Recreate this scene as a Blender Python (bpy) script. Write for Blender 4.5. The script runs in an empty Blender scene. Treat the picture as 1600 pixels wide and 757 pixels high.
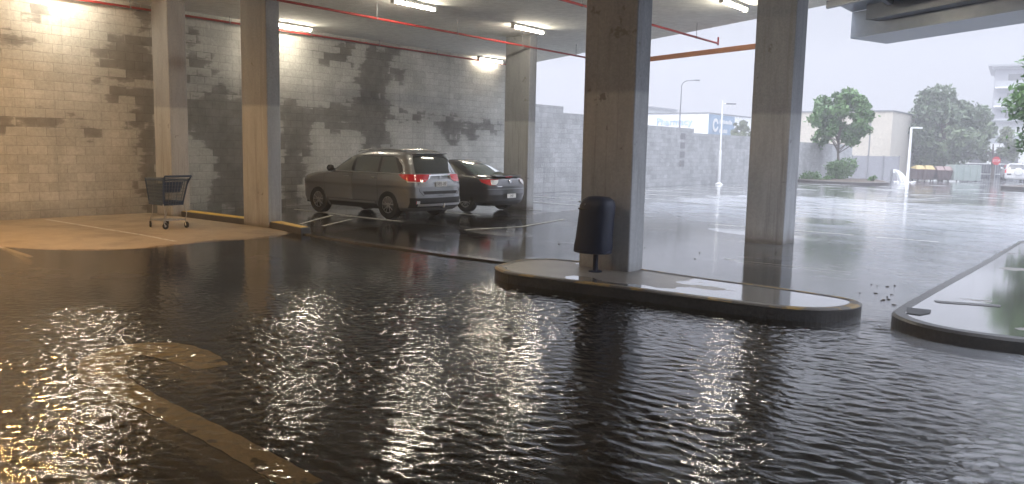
import bpy, bmesh, math, random
import numpy as np
from mathutils import Vector, Matrix
R = math.radians
PI = math.pi
scene = bpy.context.scene
COL = scene.collection

# ------------------------------------------------------------------ camera
cam_d = bpy.data.cameras.new('camera')
cam = bpy.data.objects.new('camera', cam_d)
COL.objects.link(cam)
scene.camera = cam
cam_d.sensor_width = 36.0
cam_d.lens = 1251.3 / 1600 * 36.0
cam_d.clip_start = 0.05
cam_d.clip_end = 3000
PITCH, ROLL, YAW = 0.11633239, -0.02037915, 0.6599992
CAMZ = 1.75
_F = Vector((math.sin(-YAW), math.cos(-YAW), 0)); _R = Vector((math.cos(YAW), math.sin(YAW), 0)); _U = Vector((0, 0, 1))
_f = math.cos(PITCH) * _F - math.sin(PITCH) * _U
_u = math.sin(PITCH) * _F + math.cos(PITCH) * _U
_r = math.cos(ROLL) * _R - math.sin(ROLL) * _u
_u2 = math.sin(ROLL) * _R + math.cos(ROLL) * _u
m3 = Matrix((_r, _u2, -_f)).transposed()
cam.matrix_world = Matrix.Translation((0, 0, CAMZ)) @ m3.to_4x4()

# ------------------------------------------------------------------ world, sun, exposure
SUN_EL, SUN_ROT = 52.0, 200.0
world = bpy.data.worlds.new('World')
scene.world = world
world.use_nodes = True
nt = world.node_tree
nt.nodes.clear()
wo = nt.nodes.new('ShaderNodeOutputWorld')
wb = nt.nodes.new('ShaderNodeBackground')
sky = nt.nodes.new('ShaderNodeTexSky')
sky.sky_type = 'NISHITA'; sky.sun_disc = False
sky.sun_elevation = R(SUN_EL); sky.sun_rotation = R(SUN_ROT)
sky.dust_density = 6.0; sky.air_density = 1.0
cl = nt.nodes.new('ShaderNodeMix'); cl.data_type = 'RGBA'
cl.inputs[0].default_value = 0.86
nt.links.new(sky.outputs[0], cl.inputs[6])
tc = nt.nodes.new('ShaderNodeTexCoord'); sp = nt.nodes.new('ShaderNodeSeparateXYZ'); nt.links.new(tc.outputs['Generated'], sp.inputs[0])
mr = nt.nodes.new('ShaderNodeMapRange'); mr.inputs['From Min'].default_value = .21; mr.inputs['From Max'].default_value = .55
mr.inputs['To Min'].default_value = .86; mr.inputs['To Max'].default_value = 4.4
nt.links.new(sp.outputs[2], mr.inputs['Value'])            # an overcast sky is about three times brighter overhead
cl.inputs[7].default_value = (6.9, 7.25, 8.3, 1)          # the unbroken rain cloud
wb.inputs[1].default_value = 0.047
vm = nt.nodes.new('ShaderNodeVectorMath'); vm.operation = 'SCALE'
nt.links.new(cl.outputs[2], vm.inputs[0]); nt.links.new(mr.outputs[0], vm.inputs['Scale'])
nt.links.new(vm.outputs[0], wb.inputs[0])
nt.links.new(wb.outputs[0], wo.inputs[0])
sun_d = bpy.data.lights.new('sun', 'SUN')
sun_d.energy = 0.5; sun_d.angle = R(20); sun_d.color = (1.0, 0.97, 0.93)
sun = bpy.data.objects.new('sun', sun_d); COL.objects.link(sun)
az = R(SUN_ROT)
sd = Vector((math.sin(az) * math.cos(R(SUN_EL)), math.cos(az) * math.cos(R(SUN_EL)), math.sin(R(SUN_EL))))
sun.rotation_euler = sd.to_track_quat('Z', 'Y').to_euler()
scene.view_settings.view_transform = 'Standard'
scene.view_settings.look = 'None'
scene.view_settings.exposure = 1.3
scene.view_settings.gamma = 1.0
scene.view_settings.use_curve_mapping = False
scene.cycles.max_bounces = 7
scene.cycles.diffuse_bounces = 3
scene.cycles.glossy_bounces = 4
scene.cycles.transmission_bounces = 4
scene.cycles.transparent_max_bounces = 10
scene.cycles.volume_bounces = 1
scene.cycles.sample_clamp_indirect = 4.0
scene.cycles.caustics_reflective = True
scene.cycles.caustics_refractive = False
scene.cycles.use_denoising = True

# ------------------------------------------------------------------ helpers
def tag(o, label=None, cat=None, group=None, kind=None):
    if label: o['label'] = label
    if cat: o['category'] = cat
    if group: o['group'] = group
    if kind: o['kind'] = kind
    return o

def thing(name, label, cat, loc=(0, 0, 0), rz=0.0, group=None):
    o = bpy.data.objects.new(name, None)
    o.empty_display_size = 0.2
    o.location = loc; o.rotation_euler = (0, 0, rz)
    COL.objects.link(o)
    return tag(o, label, cat, group)

class MB:
    """collects shapes into one mesh"""
    def __init__(s): s.v = []; s.f = []; s.sm = []
    def add(s, vs, fs, smooth=False):
        n = len(s.v); s.v += [tuple(v) for v in vs]
        s.f += [tuple(i + n for i in f) for f in fs]; s.sm += [smooth] * len(fs)
        return s
    def box(s, x0, x1, y0, y1, z0, z1):
        v = [(x, y, z) for z in (z0, z1) for x, y in ((x0, y0), (x1, y0), (x1, y1), (x0, y1))]
        return s.add(v, [(3, 2, 1, 0), (4, 5, 6, 7), (0, 1, 5, 4), (1, 2, 6, 5), (2, 3, 7, 6), (3, 0, 4, 7)])
    def obox(s, c, ax, ay, az, hx, hy, hz):
        c = Vector(c); ax, ay, az = Vector(ax).normalized(), Vector(ay).normalized(), Vector(az).normalized()
        v = [c + ax * (i * hx) + ay * (j * hy) + az * (k * hz) for k in (-1, 1) for i, j in ((-1, -1), (1, -1), (1, 1), (-1, 1))]
        return s.add(v, [(3, 2, 1, 0), (4, 5, 6, 7), (0, 1, 5, 4), (1, 2, 6, 5), (2, 3, 7, 6), (3, 0, 4, 7)])
    def prism(s, poly, z0, z1):
        n = len(poly)
        zf0 = z0 if callable(z0) else (lambda x, y: z0)
        zf1 = z1 if callable(z1) else (lambda x, y: z1)
        v = [(x, y, zf0(x, y)) for x, y in poly] + [(x, y, zf1(x, y)) for x, y in poly]
        f = [tuple(range(n))[::-1], tuple(range(n, 2 * n))] + [(i, (i + 1) % n, (i + 1) % n + n, i + n) for i in range(n)]
        return s.add(v, f)
    def tube(s, pts, r, n=8, cap=True):
        pts = [Vector(p) for p in pts]
        rs = r if isinstance(r, (list, tuple)) else [r] * len(pts)
        vs = []; prev = None
        for i, p in enumerate(pts):
            d = (pts[min(i + 1, len(pts) - 1)] - pts[max(i - 1, 0)]).normalized()
            up = Vector((0, 0, 1)) if abs(d.z) < .95 else Vector((1, 0, 0))
            a = d.cross(up).normalized(); b = d.cross(a).normalized()
            if prev is not None:
                a = (prev - d * prev.dot(d)).normalized(); b = d.cross(a)
            prev = a
            for k in range(n):
                t = 2 * PI * k / n
                vs.append(p + a * (math.cos(t) * rs[i]) + b * (math.sin(t) * rs[i]))
        fs = [(i * n + k, i * n + (k + 1) % n, (i + 1) * n + (k + 1) % n, (i + 1) * n + k) for i in range(len(pts) - 1) for k in range(n)]
        if cap: fs += [tuple(range(n))[::-1], tuple((len(pts) - 1) * n + k for k in range(n))]
        return s.add(vs, fs, True)
    def lathe(s, prof, axis='z', n=24, c=(0, 0, 0), cap=True):
        vs = []
        for (r, h) in prof:
            for k in range(n):
                t = 2 * PI * k / n; a, b = r * math.cos(t), r * math.sin(t)
                vs.append({'z': (a, b, h), 'y': (a, h, b), 'x': (h, a, b)}[axis])
        vs = [(x + c[0], y + c[1], z + c[2]) for x, y, z in vs]
        fs = [(i * n + k, i * n + (k + 1) % n, (i + 1) * n + (k + 1) % n, (i + 1) * n + k) for i in range(len(prof) - 1) for k in range(n)]
        if cap: fs += [tuple(range(n))[::-1], tuple((len(prof) - 1) * n + k for k in range(n))]
        return s.add(vs, fs, True)
    def build(s, name, mat, parent=None, bevel=0, fixn=True, sharp=35):
        me = bpy.data.meshes.new(name)
        me.from_pydata(s.v, [], s.f)
        me.polygons.foreach_set('use_smooth', s.sm)
        if fixn:
            bm = bmesh.new(); bm.from_mesh(me); bmesh.ops.recalc_face_normals(bm, faces=bm.faces); bm.to_mesh(me); bm.free()
        o = bpy.data.objects.new(name, me)
        if mat: me.materials.append(mat)
        COL.objects.link(o)
        if parent: o.parent = parent
        if bevel:
            b = o.modifiers.new('bevel', 'BEVEL'); b.width = bevel; b.segments = 2; b.limit_method = 'ANGLE'; b.angle_limit = R(40)
        if any(s.sm):
            try: me.set_sharp_from_angle(angle=R(sharp))
            except Exception: pass
        return o

def copy_thing(o):
    c = o.copy(); COL.objects.link(c)
    for ch in list(o.children):
        d = ch.copy(); COL.objects.link(d); d.parent = c
        for g in list(ch.children):
            e = g.copy(); COL.objects.link(e); e.parent = d
    return c

def mat(name, base=(.5, .5, .5), rough=.5, metal=0., spec=.5, coat=0., emit=None, es=0., alpha=None, trans=0.):
    m = bpy.data.materials.new(name); m.use_nodes = True
    b = m.node_tree.nodes['Principled BSDF']
    b.inputs['Base Color'].default_value = (*base, 1)
    b.inputs['Roughness'].default_value = rough
    b.inputs['Metallic'].default_value = metal
    b.inputs['Specular IOR Level'].default_value = spec
    b.inputs['Coat Weight'].default_value = coat
    b.inputs['Coat Roughness'].default_value = .06
    b.inputs['Transmission Weight'].default_value = trans
    if emit: b.inputs['Emission Color'].default_value = (*emit, 1); b.inputs['Emission Strength'].default_value = es
    return m

class NG:
    """small helper around a node tree"""
    def __init__(s, m): s.m = m; s.t = m.node_tree; s.b = s.t.nodes.get('Principled BSDF'); s.c = None
    def n(s, typ, **kw):
        x = s.t.nodes.new(typ)
        for k, v in kw.items():
            if k.startswith('i_'): x.inputs[k[2:].replace('_', ' ')].default_value = v
            else: setattr(x, k, v)
        return x
    def l(s, a, b): s.t.links.new(a, b)
    def coord(s, kind='Object', scale=None):
        c = s.n('ShaderNodeTexCoord').outputs[kind]
        if scale is None: return c
        mp = s.n('ShaderNodeMapping'); mp.inputs['Scale'].default_value = scale if isinstance(scale, tuple) else (scale,) * 3
        s.l(c, mp.inputs[0]); return mp.outputs[0]
    def noise(s, sc, det=4, rough=.55, vec=None, dist=0.):
        x = s.n('ShaderNodeTexNoise'); x.inputs['Scale'].default_value = sc; x.inputs['Detail'].default_value = det
        x.inputs['Roughness'].default_value = rough; x.inputs['Distortion'].default_value = dist
        s.l(vec if vec is not None else s.coord(), x.inputs['Vector']); return x.outputs['Fac']
    def ramp(s, fac, stops):
        r = s.n('ShaderNodeValToRGB'); e = r.color_ramp.elements
        while len(e) < len(stops): e.new(.5)
        for el, (p, c) in zip(e, stops):
            el.position = p; el.color = (*c, 1) if isinstance(c, tuple) else (c, c, c, 1)
        s.l(fac, r.inputs[0]); return r.outputs[0]
    def mix(s, fac, a, b, blend='MIX'):
        x = s.n('ShaderNodeMix', data_type='RGBA', blend_type=blend)
        for i, v in ((0, fac), (6, a), (7, b)):
            if isinstance(v, (int, float)): x.inputs[i].default_value = v if i == 0 else (v, v, v, 1)
            elif isinstance(v, tuple): x.inputs[i].default_value = (*v, 1)
            else: s.l(v, x.inputs[i])
        return x.outputs[2]
    def math(s, op, a, b=0., c=0.):
        x = s.n('ShaderNodeMath', operation=op)
        for i, v in enumerate((a, b, c)):
            if isinstance(v, (int, float)): x.inputs[i].default_value = v
            else: s.l(v, x.inputs[i])
        return x.outputs[0]
    def bump(s, h, strength=.3, dist=.01, to=None):
        x = s.n('ShaderNodeBump'); x.inputs['Strength'].default_value = strength; x.inputs['Distance'].default_value = dist
        s.l(h, x.inputs['Height'])
        if to is None: s.l(x.outputs[0], s.b.inputs['Normal'])
        return x.outputs[0]

def mat_mottled(name, c0, c1, scale=3., rough=.7, bump=.2, stretch=None, bd=.01, metal=0, spots=None):
    m = mat(name, c0, rough, metal); g = NG(m)
    v = g.coord('Object', stretch) if stretch else g.coord()
    f = g.noise(scale, 6, .62, v)
    col = g.ramp(f, [(.3, c0), (.7, c1)])
    f2 = g.noise(scale * 9, 4, .6, v)
    col = g.mix(.35, col, g.ramp(f2, [(.3, tuple(x * .7 for x in c0)), (.7, tuple(min(1, x * 1.25) for x in c1))]))
    if spots:
        col = g.mix(g.ramp(g.noise(spots[0], 3, .6), [(spots[1], 0.), (spots[1] + .06, 1.)]), col, spots[2])
    g.l(col, g.b.inputs['Base Color'])
    g.l(g.ramp(f2, [(.2, rough * .8), (.8, min(1, rough * 1.2))]), g.b.inputs['Roughness'])
    g.bump(f2, bump, bd)
    return m

# ------------------------------------------------------------------ materials
def mat_concrete_pillar():
    m = mat('pillar_concrete', (.3, .29, .27), .75); g = NG(m)
    w = g.n('ShaderNodeNewGeometry').outputs['Position']
    sx = g.n('ShaderNodeSeparateXYZ'); g.l(w, sx.inputs[0])
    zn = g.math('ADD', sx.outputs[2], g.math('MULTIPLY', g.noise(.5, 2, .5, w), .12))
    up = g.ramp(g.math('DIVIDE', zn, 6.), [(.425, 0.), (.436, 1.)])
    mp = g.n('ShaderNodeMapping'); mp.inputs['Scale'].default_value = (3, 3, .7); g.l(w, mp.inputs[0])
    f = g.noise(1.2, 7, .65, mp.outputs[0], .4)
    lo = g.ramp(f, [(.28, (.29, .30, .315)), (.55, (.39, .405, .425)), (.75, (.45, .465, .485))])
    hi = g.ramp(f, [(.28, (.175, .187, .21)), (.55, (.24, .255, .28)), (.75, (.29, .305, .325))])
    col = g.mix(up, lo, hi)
    # formwork ply joints and rust runs
    fine = g.noise(30, 3, .6, w)
    col = g.mix(.12, col, g.ramp(fine, [(.35, (.1, .1, .1)), (.7, (.6, .58, .54))]))
    mp2 = g.n('ShaderNodeMapping'); mp2.inputs['Scale'].default_value = (9, 9, .35); g.l(w, mp2.inputs[0])
    runs = g.ramp(g.noise(1.3, 5, .6, mp2.outputs[0]), [(.56, 0.), (.72, .5)])
    col = g.mix(runs, col, (.15, .145, .14))
    sp = g.ramp(g.noise(2.3, 4, .7, w), [(.66, 0.), (.7, .7)])
    col = g.mix(sp, col, (.12, .11, .1))
    # splash dirt at the foot
    foot = g.ramp(g.math('ADD', sx.outputs[2], g.math('MULTIPLY', f, .25)), [(.12, .65), (.42, 0.)])
    col = g.mix(foot, col, (.16, .14, .115))
    g.l(col, g.b.inputs['Base Color'])
    v = g.n('ShaderNodeTexVoronoi'); v.inputs['Scale'].default_value = 22; g.l(w, v.inputs['Vector'])
    holes = g.ramp(v.outputs['Distance'], [(.03, 0.), (.09, 1.)])
    tide = g.ramp(g.math('ADD', sx.outputs[2], g.math('MULTIPLY', g.noise(2.5, 3, .6, w), .12)), [(.0, 0.), (.08, .55), (.14, .1), (.16, 0.)])
    g.l(g.mix(tide, col, (.09, .08, .065)), g.b.inputs['Base Color'])
    g.bump(g.math('ADD', g.math('MULTIPLY', holes, .6), fine), .35, .006)
    return m

def mat_block(name, dry, damp, mortar_l=.8, attr=True):
    m = mat(name, dry, .85); g = NG(m)
    w = g.n('ShaderNodeNewGeometry').outputs['Position']
    sx = g.n('ShaderNodeSeparateXYZ'); g.l(w, sx.inputs[0])
    cb = g.n('ShaderNodeCombineXYZ')
    g.l(g.math('ADD', sx.outputs[0], sx.outputs[1]), cb.inputs[0]); g.l(sx.outputs[2], cb.inputs[1])
    br = g.n('ShaderNodeTexBrick'); g.l(cb.outputs[0], br.inputs['Vector'])
    br.offset = .5; br.inputs['Scale'].default_value = 1; br.inputs['Brick Width'].default_value = .4; br.inputs['Row Height'].default_value = .2
    br.inputs['Mortar Size'].default_value = .009; br.inputs['Mortar Smooth'].default_value = .35; br.inputs['Bias'].default_value = 0
    br.inputs['Color1'].default_value = (.0, .0, .0, 1); br.inputs['Color2'].default_value = (1, 1, 1, 1)
    br.inputs['Mortar'].default_value = (.5, .5, .5, 1)
    per = br.outputs['Color']; mor = br.outputs['Fac']
    f = g.noise(.9, 5, .6, w); ff = g.noise(14, 4, .65, w)
    d1 = tuple(x * .8 for x in dry); d2 = tuple(min(1, x * 1.12) for x in dry)
    cd = g.ramp(f, [(.3, d1), (.7, d2)])
    cd = g.mix(.11, cd, per, 'OVERLAY')
    cd = g.mix(.14, cd, g.ramp(ff, [(.3, 0.), (.7, 1.)]), 'OVERLAY')
    # dirty runs down from the top of the wall
    mp2 = g.n('ShaderNodeMapping'); mp2.inputs['Scale'].default_value = (3.5, 3.5, .22); g.l(w, mp2.inputs[0])
    runs = g.ramp(g.noise(1.2, 5, .65, mp2.outputs[0]), [(.55, 0.), (.75, .45)])
    cd = g.mix(runs, cd, tuple(x * .5 for x in dry))
    if attr:
        at = g.n('ShaderNodeAttribute'); at.attribute_name = 'damp'
        cw = g.ramp(g.noise(3, 5, .6, w), [(.3, tuple(x * .75 for x in damp)), (.7, tuple(x * 1.2 for x in damp))])
        cw = g.mix(.07, cw, per, 'OVERLAY')
        mpn = g.n('ShaderNodeMapping'); mpn.inputs['Scale'].default_value = (1.6, 1.6, 6.5); g.l(w, mpn.inputs[0]); mps = mpn.outputs[0]
        sx2 = g.n('ShaderNodeSeparateColor'); g.l(per, sx2.inputs[0])
        e = g.math('ADD', at.outputs['Fac'], g.math('MULTIPLY', g.math('SUBTRACT', sx2.outputs[0], .5), .42))
        e = g.math('ADD', e, g.math('MULTIPLY', g.math('SUBTRACT', g.noise(1.4, 5, .7, mps), .5), .55))
        e = g.math('ADD', e, g.math('MULTIPLY', g.math('SUBTRACT', g.noise(1.6, 3, .6, w), .5), .22))
        dampf = g.ramp(g.math('ADD', e, .5), [(.455, 0.), (.50, .62), (.56, .85), (.8, 1.)])
        foot = g.ramp(g.math('ADD', sx.outputs[2], g.math('MULTIPLY', f, .5)), [(.25, .5), (.75, 0.)])
        damp2 = g.ramp(g.math('ADD', e, .5), [(.15, 0.), (.46, .30)])
        cd = g.mix(g.math('MAXIMUM', foot, damp2), cd, cw)
        col = g.mix(dampf, cd, cw)
    else:
        col = cd
    col = g.mix(g.math('MULTIPLY', mor, .55), col, g.mix(1., col, .62, 'MULTIPLY'))
    g.l(col, g.b.inputs['Base Color'])
    h = g.math('SUBTRACT', g.math('MULTIPLY', ff, .35), mor)
    g.bump(h, .6, .008)
    return m

def mat_ground():
    m = mat('wet_ground', (.06, .06, .06), .3); g = NG(m)
    w = g.n('ShaderNodeNewGeometry').outputs['Position']
    at = g.n('ShaderNodeAttribute'); at.attribute_name = 'pad'
    big = g.noise(.35, 5, .6, w); mid = g.noise(2.5, 5, .65, w); fine = g.noise(90, 2, .6, w)
    asp = g.ramp(mid, [(.3, (.042, .040, .038)), (.7, (.075, .071, .066))])
    asp = g.mix(.45, asp, g.ramp(fine, [(.35, (.015, .015, .015)), (.7, (.14, .135, .13))]))
    con = g.ramp(mid, [(.3, (.26, .215, .155)), (.7, (.38, .315, .23))])
    con = g.mix(.2, con, g.ramp(fine, [(.3, (.2, .17, .13)), (.7, (.55, .46, .35))]))
    con = g.mix(g.ramp(g.noise(.9, 4, .6, w), [(.5, 0.), (.62, .45)]), con, (.11, .095, .075))
    pad = g.ramp(g.math('ADD', at.outputs['Fac'], g.math('MULTIPLY', g.math('SUBTRACT', mid, .5), .5)), [(.44, 0.), (.56, 1.)])
    col = g.mix(pad, asp, con)
    # tar seams and oil
    sp = g.ramp(g.noise(.8, 3, .5, w), [(.62, 0.), (.68, .5)])
    col = g.mix(g.math('MULTIPLY', sp, g.math('SUBTRACT', 1., pad)), col, (.02, .02, .02))
    ra = g.n('ShaderNodeAttribute'); ra.attribute_name = 'rain_glare'
    col = g.mix(g.math('MULTIPLY', ra.outputs['Fac'], .75), col, g.ramp(g.noise(.5, 5, .65, w), [(.3, (.22, .23, .24)), (.7, (.28, .29, .30))]))   # splashed ground paled to paint in the sky's brightness
    g.l(col, g.b.inputs['Base Color'])
    pud = g.ramp(big, [(.38, 0.), (.52, 1.)])
    r = g.mix(pud, (.30, .30, .30), (.07, .07, .07))
    r = g.mix(pad, r, (.5, .5, .5))
    g.l(r, g.b.inputs['Roughness'])
    # rain film: clear coat that pools in the low spots
    g.b.inputs['Coat Roughness'].default_value = .05
    g.l(g.mix(pad, g.mix(pud, .35, .95), .08), g.b.inputs['Coat Weight'])
    mp = g.n('ShaderNodeMapping'); mp.inputs['Scale'].default_value = (1, 2.2, 1); mp.inputs['Rotation'].default_value = (0, 0, .3); g.l(w, mp.inputs[0])
    rip = g.noise(4.5, 3, .6, mp.outputs[0])
    cn = g.n('ShaderNodeBump'); cn.inputs['Strength'].default_value = .25; cn.inputs['Distance'].default_value = .012; g.l(rip, cn.inputs['Height'])
    g.l(cn.outputs[0], g.b.inputs['Coat Normal'])
    g.bump(g.math('MULTIPLY', fine, g.math('SUBTRACT', 1., g.math('MULTIPLY', pud, .8))), .3, .006)
    return m

def mat_water():
    m = bpy.data.materials.new('rain_water'); m.use_nodes = True
    t = m.node_tree; t.nodes.clear(); g = NG(m)
    out = g.n('ShaderNodeOutputMaterial')
    w = g.n('ShaderNodeNewGeometry').outputs['Position']
    mp = g.n('ShaderNodeMapping'); mp.inputs['Scale'].default_value = (1, 1.9, 1); mp.inputs['Rotation'].default_value = (0, 0, .25); g.l(w, mp.inputs[0])
    n1 = g.noise(9, 3, .6, mp.outputs[0], .5)
    amp = g.n('ShaderNodeAttribute'); amp.attribute_name = 'chop'
    bp = g.n('ShaderNodeBump'); bp.inputs['Distance'].default_value = .02
    g.l(g.math('MULTIPLY', amp.outputs['Fac'], .55), bp.inputs['Strength']); g.l(n1, bp.inputs['Height'])
    fr = g.n('ShaderNodeFresnel'); fr.inputs['IOR'].default_value = 1.6; g.l(bp.outputs[0], fr.inputs['Normal'])
    gl = g.n('ShaderNodeBsdfGlossy'); gl.inputs['Roughness'].default_value = .018; gl.inputs['Color'].default_value = (1, 1, 1, 1); g.l(bp.outputs[0], gl.inputs['Normal'])
    tr = g.n('ShaderNodeBsdfTransparent'); tr.inputs['Color'].default_value = (.88, .79, .65, 1)
    mx = g.n('ShaderNodeMixShader'); g.l(fr.outputs[0], mx.inputs[0]); g.l(tr.outputs[0], mx.inputs[1]); g.l(gl.outputs[0], mx.inputs[2])
    ra = g.n('ShaderNodeAttribute'); ra.attribute_name = 'rain_glare'
    df = g.n('ShaderNodeBsdfDiffuse'); df.inputs['Color'].default_value = (.42, .44, .47, 1)  # pale diffuse stands in for sky brightness on the rain-splashed water
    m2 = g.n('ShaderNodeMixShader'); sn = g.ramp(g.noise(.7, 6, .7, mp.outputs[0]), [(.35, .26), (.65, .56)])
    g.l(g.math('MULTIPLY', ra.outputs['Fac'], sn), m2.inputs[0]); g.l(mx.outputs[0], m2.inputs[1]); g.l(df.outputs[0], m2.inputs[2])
    g.l(m2.outputs[0], out.inputs[0])
    return m

def mat_island():
    m = mat('wet_kerb_concrete', (.2, .19, .18), .5); g = NG(m)
    w = g.n('ShaderNodeNewGeometry').outputs['Position']
    f = g.noise(1.6, 5, .6, w); fine = g.noise(60, 3, .6, w)
    col = g.ramp(f, [(.3, (.13, .12, .105)), (.7, (.22, .205, .18))])
    col = g.mix(.25, col, g.ramp(fine, [(.3, (.05, .05, .05)), (.7, (.36, .34, .32))]))
    mp = g.n('ShaderNodeMapping'); mp.inputs['Location'].default_value = (3.1, 1.4, 0); mp.inputs['Scale'].default_value = (.8, 1.1, 1); g.l(w, mp.inputs[0])
    sx = g.n('ShaderNodeSeparateXYZ'); g.l(w, sx.inputs[0])
    bias = g.ramp(g.math('ADD', g.math('MULTIPLY', g.math('ADD', sx.outputs[0], 4.6), .5), .5), [(.2, 0.), (.9, .24)])
    low = g.ramp(g.math('ABSOLUTE', g.math('SUBTRACT', sx.outputs[1], 8.42)), [(.0, .1), (.22, 0.)])
    pud = g.ramp(g.math('ADD', g.math('ADD', g.noise(1.3, 4, .55, mp.outputs[0]), bias), low), [(.60, 0.), (.615, 1.)])
    col = g.mix(g.math('MULTIPLY', pud, .6), col, (.05, .05, .048))
    g.l(col, g.b.inputs['Base Color'])
    g.l(g.mix(pud, .38, .09), g.b.inputs['Roughness'])
    g.l(g.mix(pud, .1, 1.), g.b.inputs['Coat Weight']); g.b.inputs['Coat Roughness'].default_value = .07
    g.bump(g.math('MULTIPLY', fine, g.math('SUBTRACT', 1., pud)), .4, .006)
    return m

M = {}
M['pillar'] = mat_concrete_pillar()
M['block'] = mat_block('painted_blockwork', (.45, .45, .425), (.15, .147, .14), 1.15)
M['block_out'] = mat_block('grey_blockwork', (.37, .375, .38), (.2, .2, .2), .8, False)
M['ground'] = mat_ground()
M['water'] = mat_water()
M['island'] = mat_island()
M['ceiling'] = mat_mottled('soffit_concrete', (.64, .65, .62), (.74, .75, .72), .6, .85, .15)
M['kerb'] = mat_mottled('dark_kerb', (.035, .034, .034), (.07, .066, .063), 3, .35, .3)
M['yellow'] = mat_mottled('worn_yellow_paint', (.14, .095, .035), (.28, .18, .05), 5, .5, .2, spots=(4, .45, (.08, .07, .06)))
M['kerb_yellow'] = mat_mottled('kerb_yellow_paint', (.45, .30, .04), (.68, .47, .07), 5, .5, .2, spots=(7, .60, (.2, .15, .08)))
M['white_line'] = mat_mottled('worn_white_paint', (.42, .42, .40), (.62, .62, .59), 6, .45, .2, spots=(14, .56, (.12, .12, .11)))
M['tan_line'] = mat_mottled('worn_arrow_paint', (.56, .45, .28), (.76, .62, .39), 2.5, .5, .2, spots=(6, .60, (.22, .18, .12)))
M['red'] = mat('red_pipe_paint', (.26, .02, .018), .4)
M['orange'] = mat_mottled('orange_bar_paint', (.40, .15, .07), (.55, .24, .12), 3, .5, .1)
M['galv'] = mat_mottled('galvanised_steel', (.35, .36, .37), (.5, .51, .52), 5, .4, .05, metal=.7)
M['navy'] = mat_mottled('navy_plastic', (.006, .011, .03), (.011, .018, .042), 3, .5, .12)
M['tyre'] = mat('tyre_rubber', (.018, .018, .018), .7)
M['black'] = mat('black_trim', (.012, .012, .013), .45)
M['alloy'] = mat('alloy', (.48, .48, .49), .28, .9)
M['chrome'] = mat('chrome', (.75, .75, .76), .15, 1.)
M['glass'] = mat('dark_glass', (.035, .04, .04), .03, 0, 1.0, .6)
M['side_glass'] = mat('side_glass', (.13, .145, .145), .05, 0, .8, .5)
M['red_lens'] = mat('red_lens', (.62, .012, .02), .15, 0, .6, .8)
M['clear_lens'] = mat('clear_lens', (.62, .62, .62), .12, 0, .6, .8)
M['amber'] = mat('amber_lens', (.8, .3, .1), .2, 0, .5, .5)
M['plate'] = mat('plate_white', (.75, .75, .74), .4)
M['ink'] = mat('plate_ink', (.22, .2, .2), .5)
M['lamp_white'] = mat('lamp_body', (.7, .7, .68), .4)
M['white_steel'] = mat('white_steel', (.72, .73, .73), .4)
M['grey_steel'] = mat('grey_steel', (.22, .23, .25), .45, .3)
M['bark'] = mat_mottled('bark', (.09, .07, .055), (.17, .145, .12), 8, .9, .5, (3, 3, .6))
M['soil'] = mat_mottled('soil', (.05, .04, .03), (.10, .08, .06), 4, .9, .5)
M['canopy'] = mat_mottled('canopy_steel', (.15, .185, .24), (.18, .215, .27), .35, .35, .0)
M['canopy_dark'] = mat_mottled('canopy_beam', (.045, .06, .09), (.06, .08, .115), .35, .35, .0)

def mat_paint(name, base, metal=.55):
    m = mat(name, base, .32, metal, .5, 1.); g = NG(m)
    f = g.noise(350, 2, .5); g.l(g.mix(.12, base, g.ramp(f, [(.3, 0.), (.7, .6)])), g.b.inputs['Base Color'])
    dr = g.noise(22, 3, .7); g.l(g.ramp(dr, [(.4, .03), (.7, .16)]), g.b.inputs['Coat Roughness'])
    return m
M['car_grey'] = mat_paint('bronze_grey_car_paint', (.215, .222, .232))
M['car_dark'] = mat_paint('charcoal_car_paint', (.035, .035, .042))
M['car_white'] = mat_paint('white_car_paint', (.62, .63, .64), 0.)

def mat_leaf(name, a, b):
    m = mat(name, a, .5); g = NG(m)
    oi = g.n('ShaderNodeAttribute'); oi.attribute_name = 'tone'
    g.l(g.mix(oi.outputs['Fac'], a, b), g.b.inputs['Base Color'])
    g.b.inputs['Subsurface Weight'].default_value = 0
    return m
M['leaf'] = mat_leaf('leaf_green', (.045, .11, .03), (.12, .23, .07))
M['leaf_dark'] = mat_leaf('leaf_dark', (.05, .085, .045), (.14, .19, .10))
M['leaf_pale'] = mat_leaf('leaf_pale', (.08, .11, .055), (.17, .21, .11))

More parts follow.
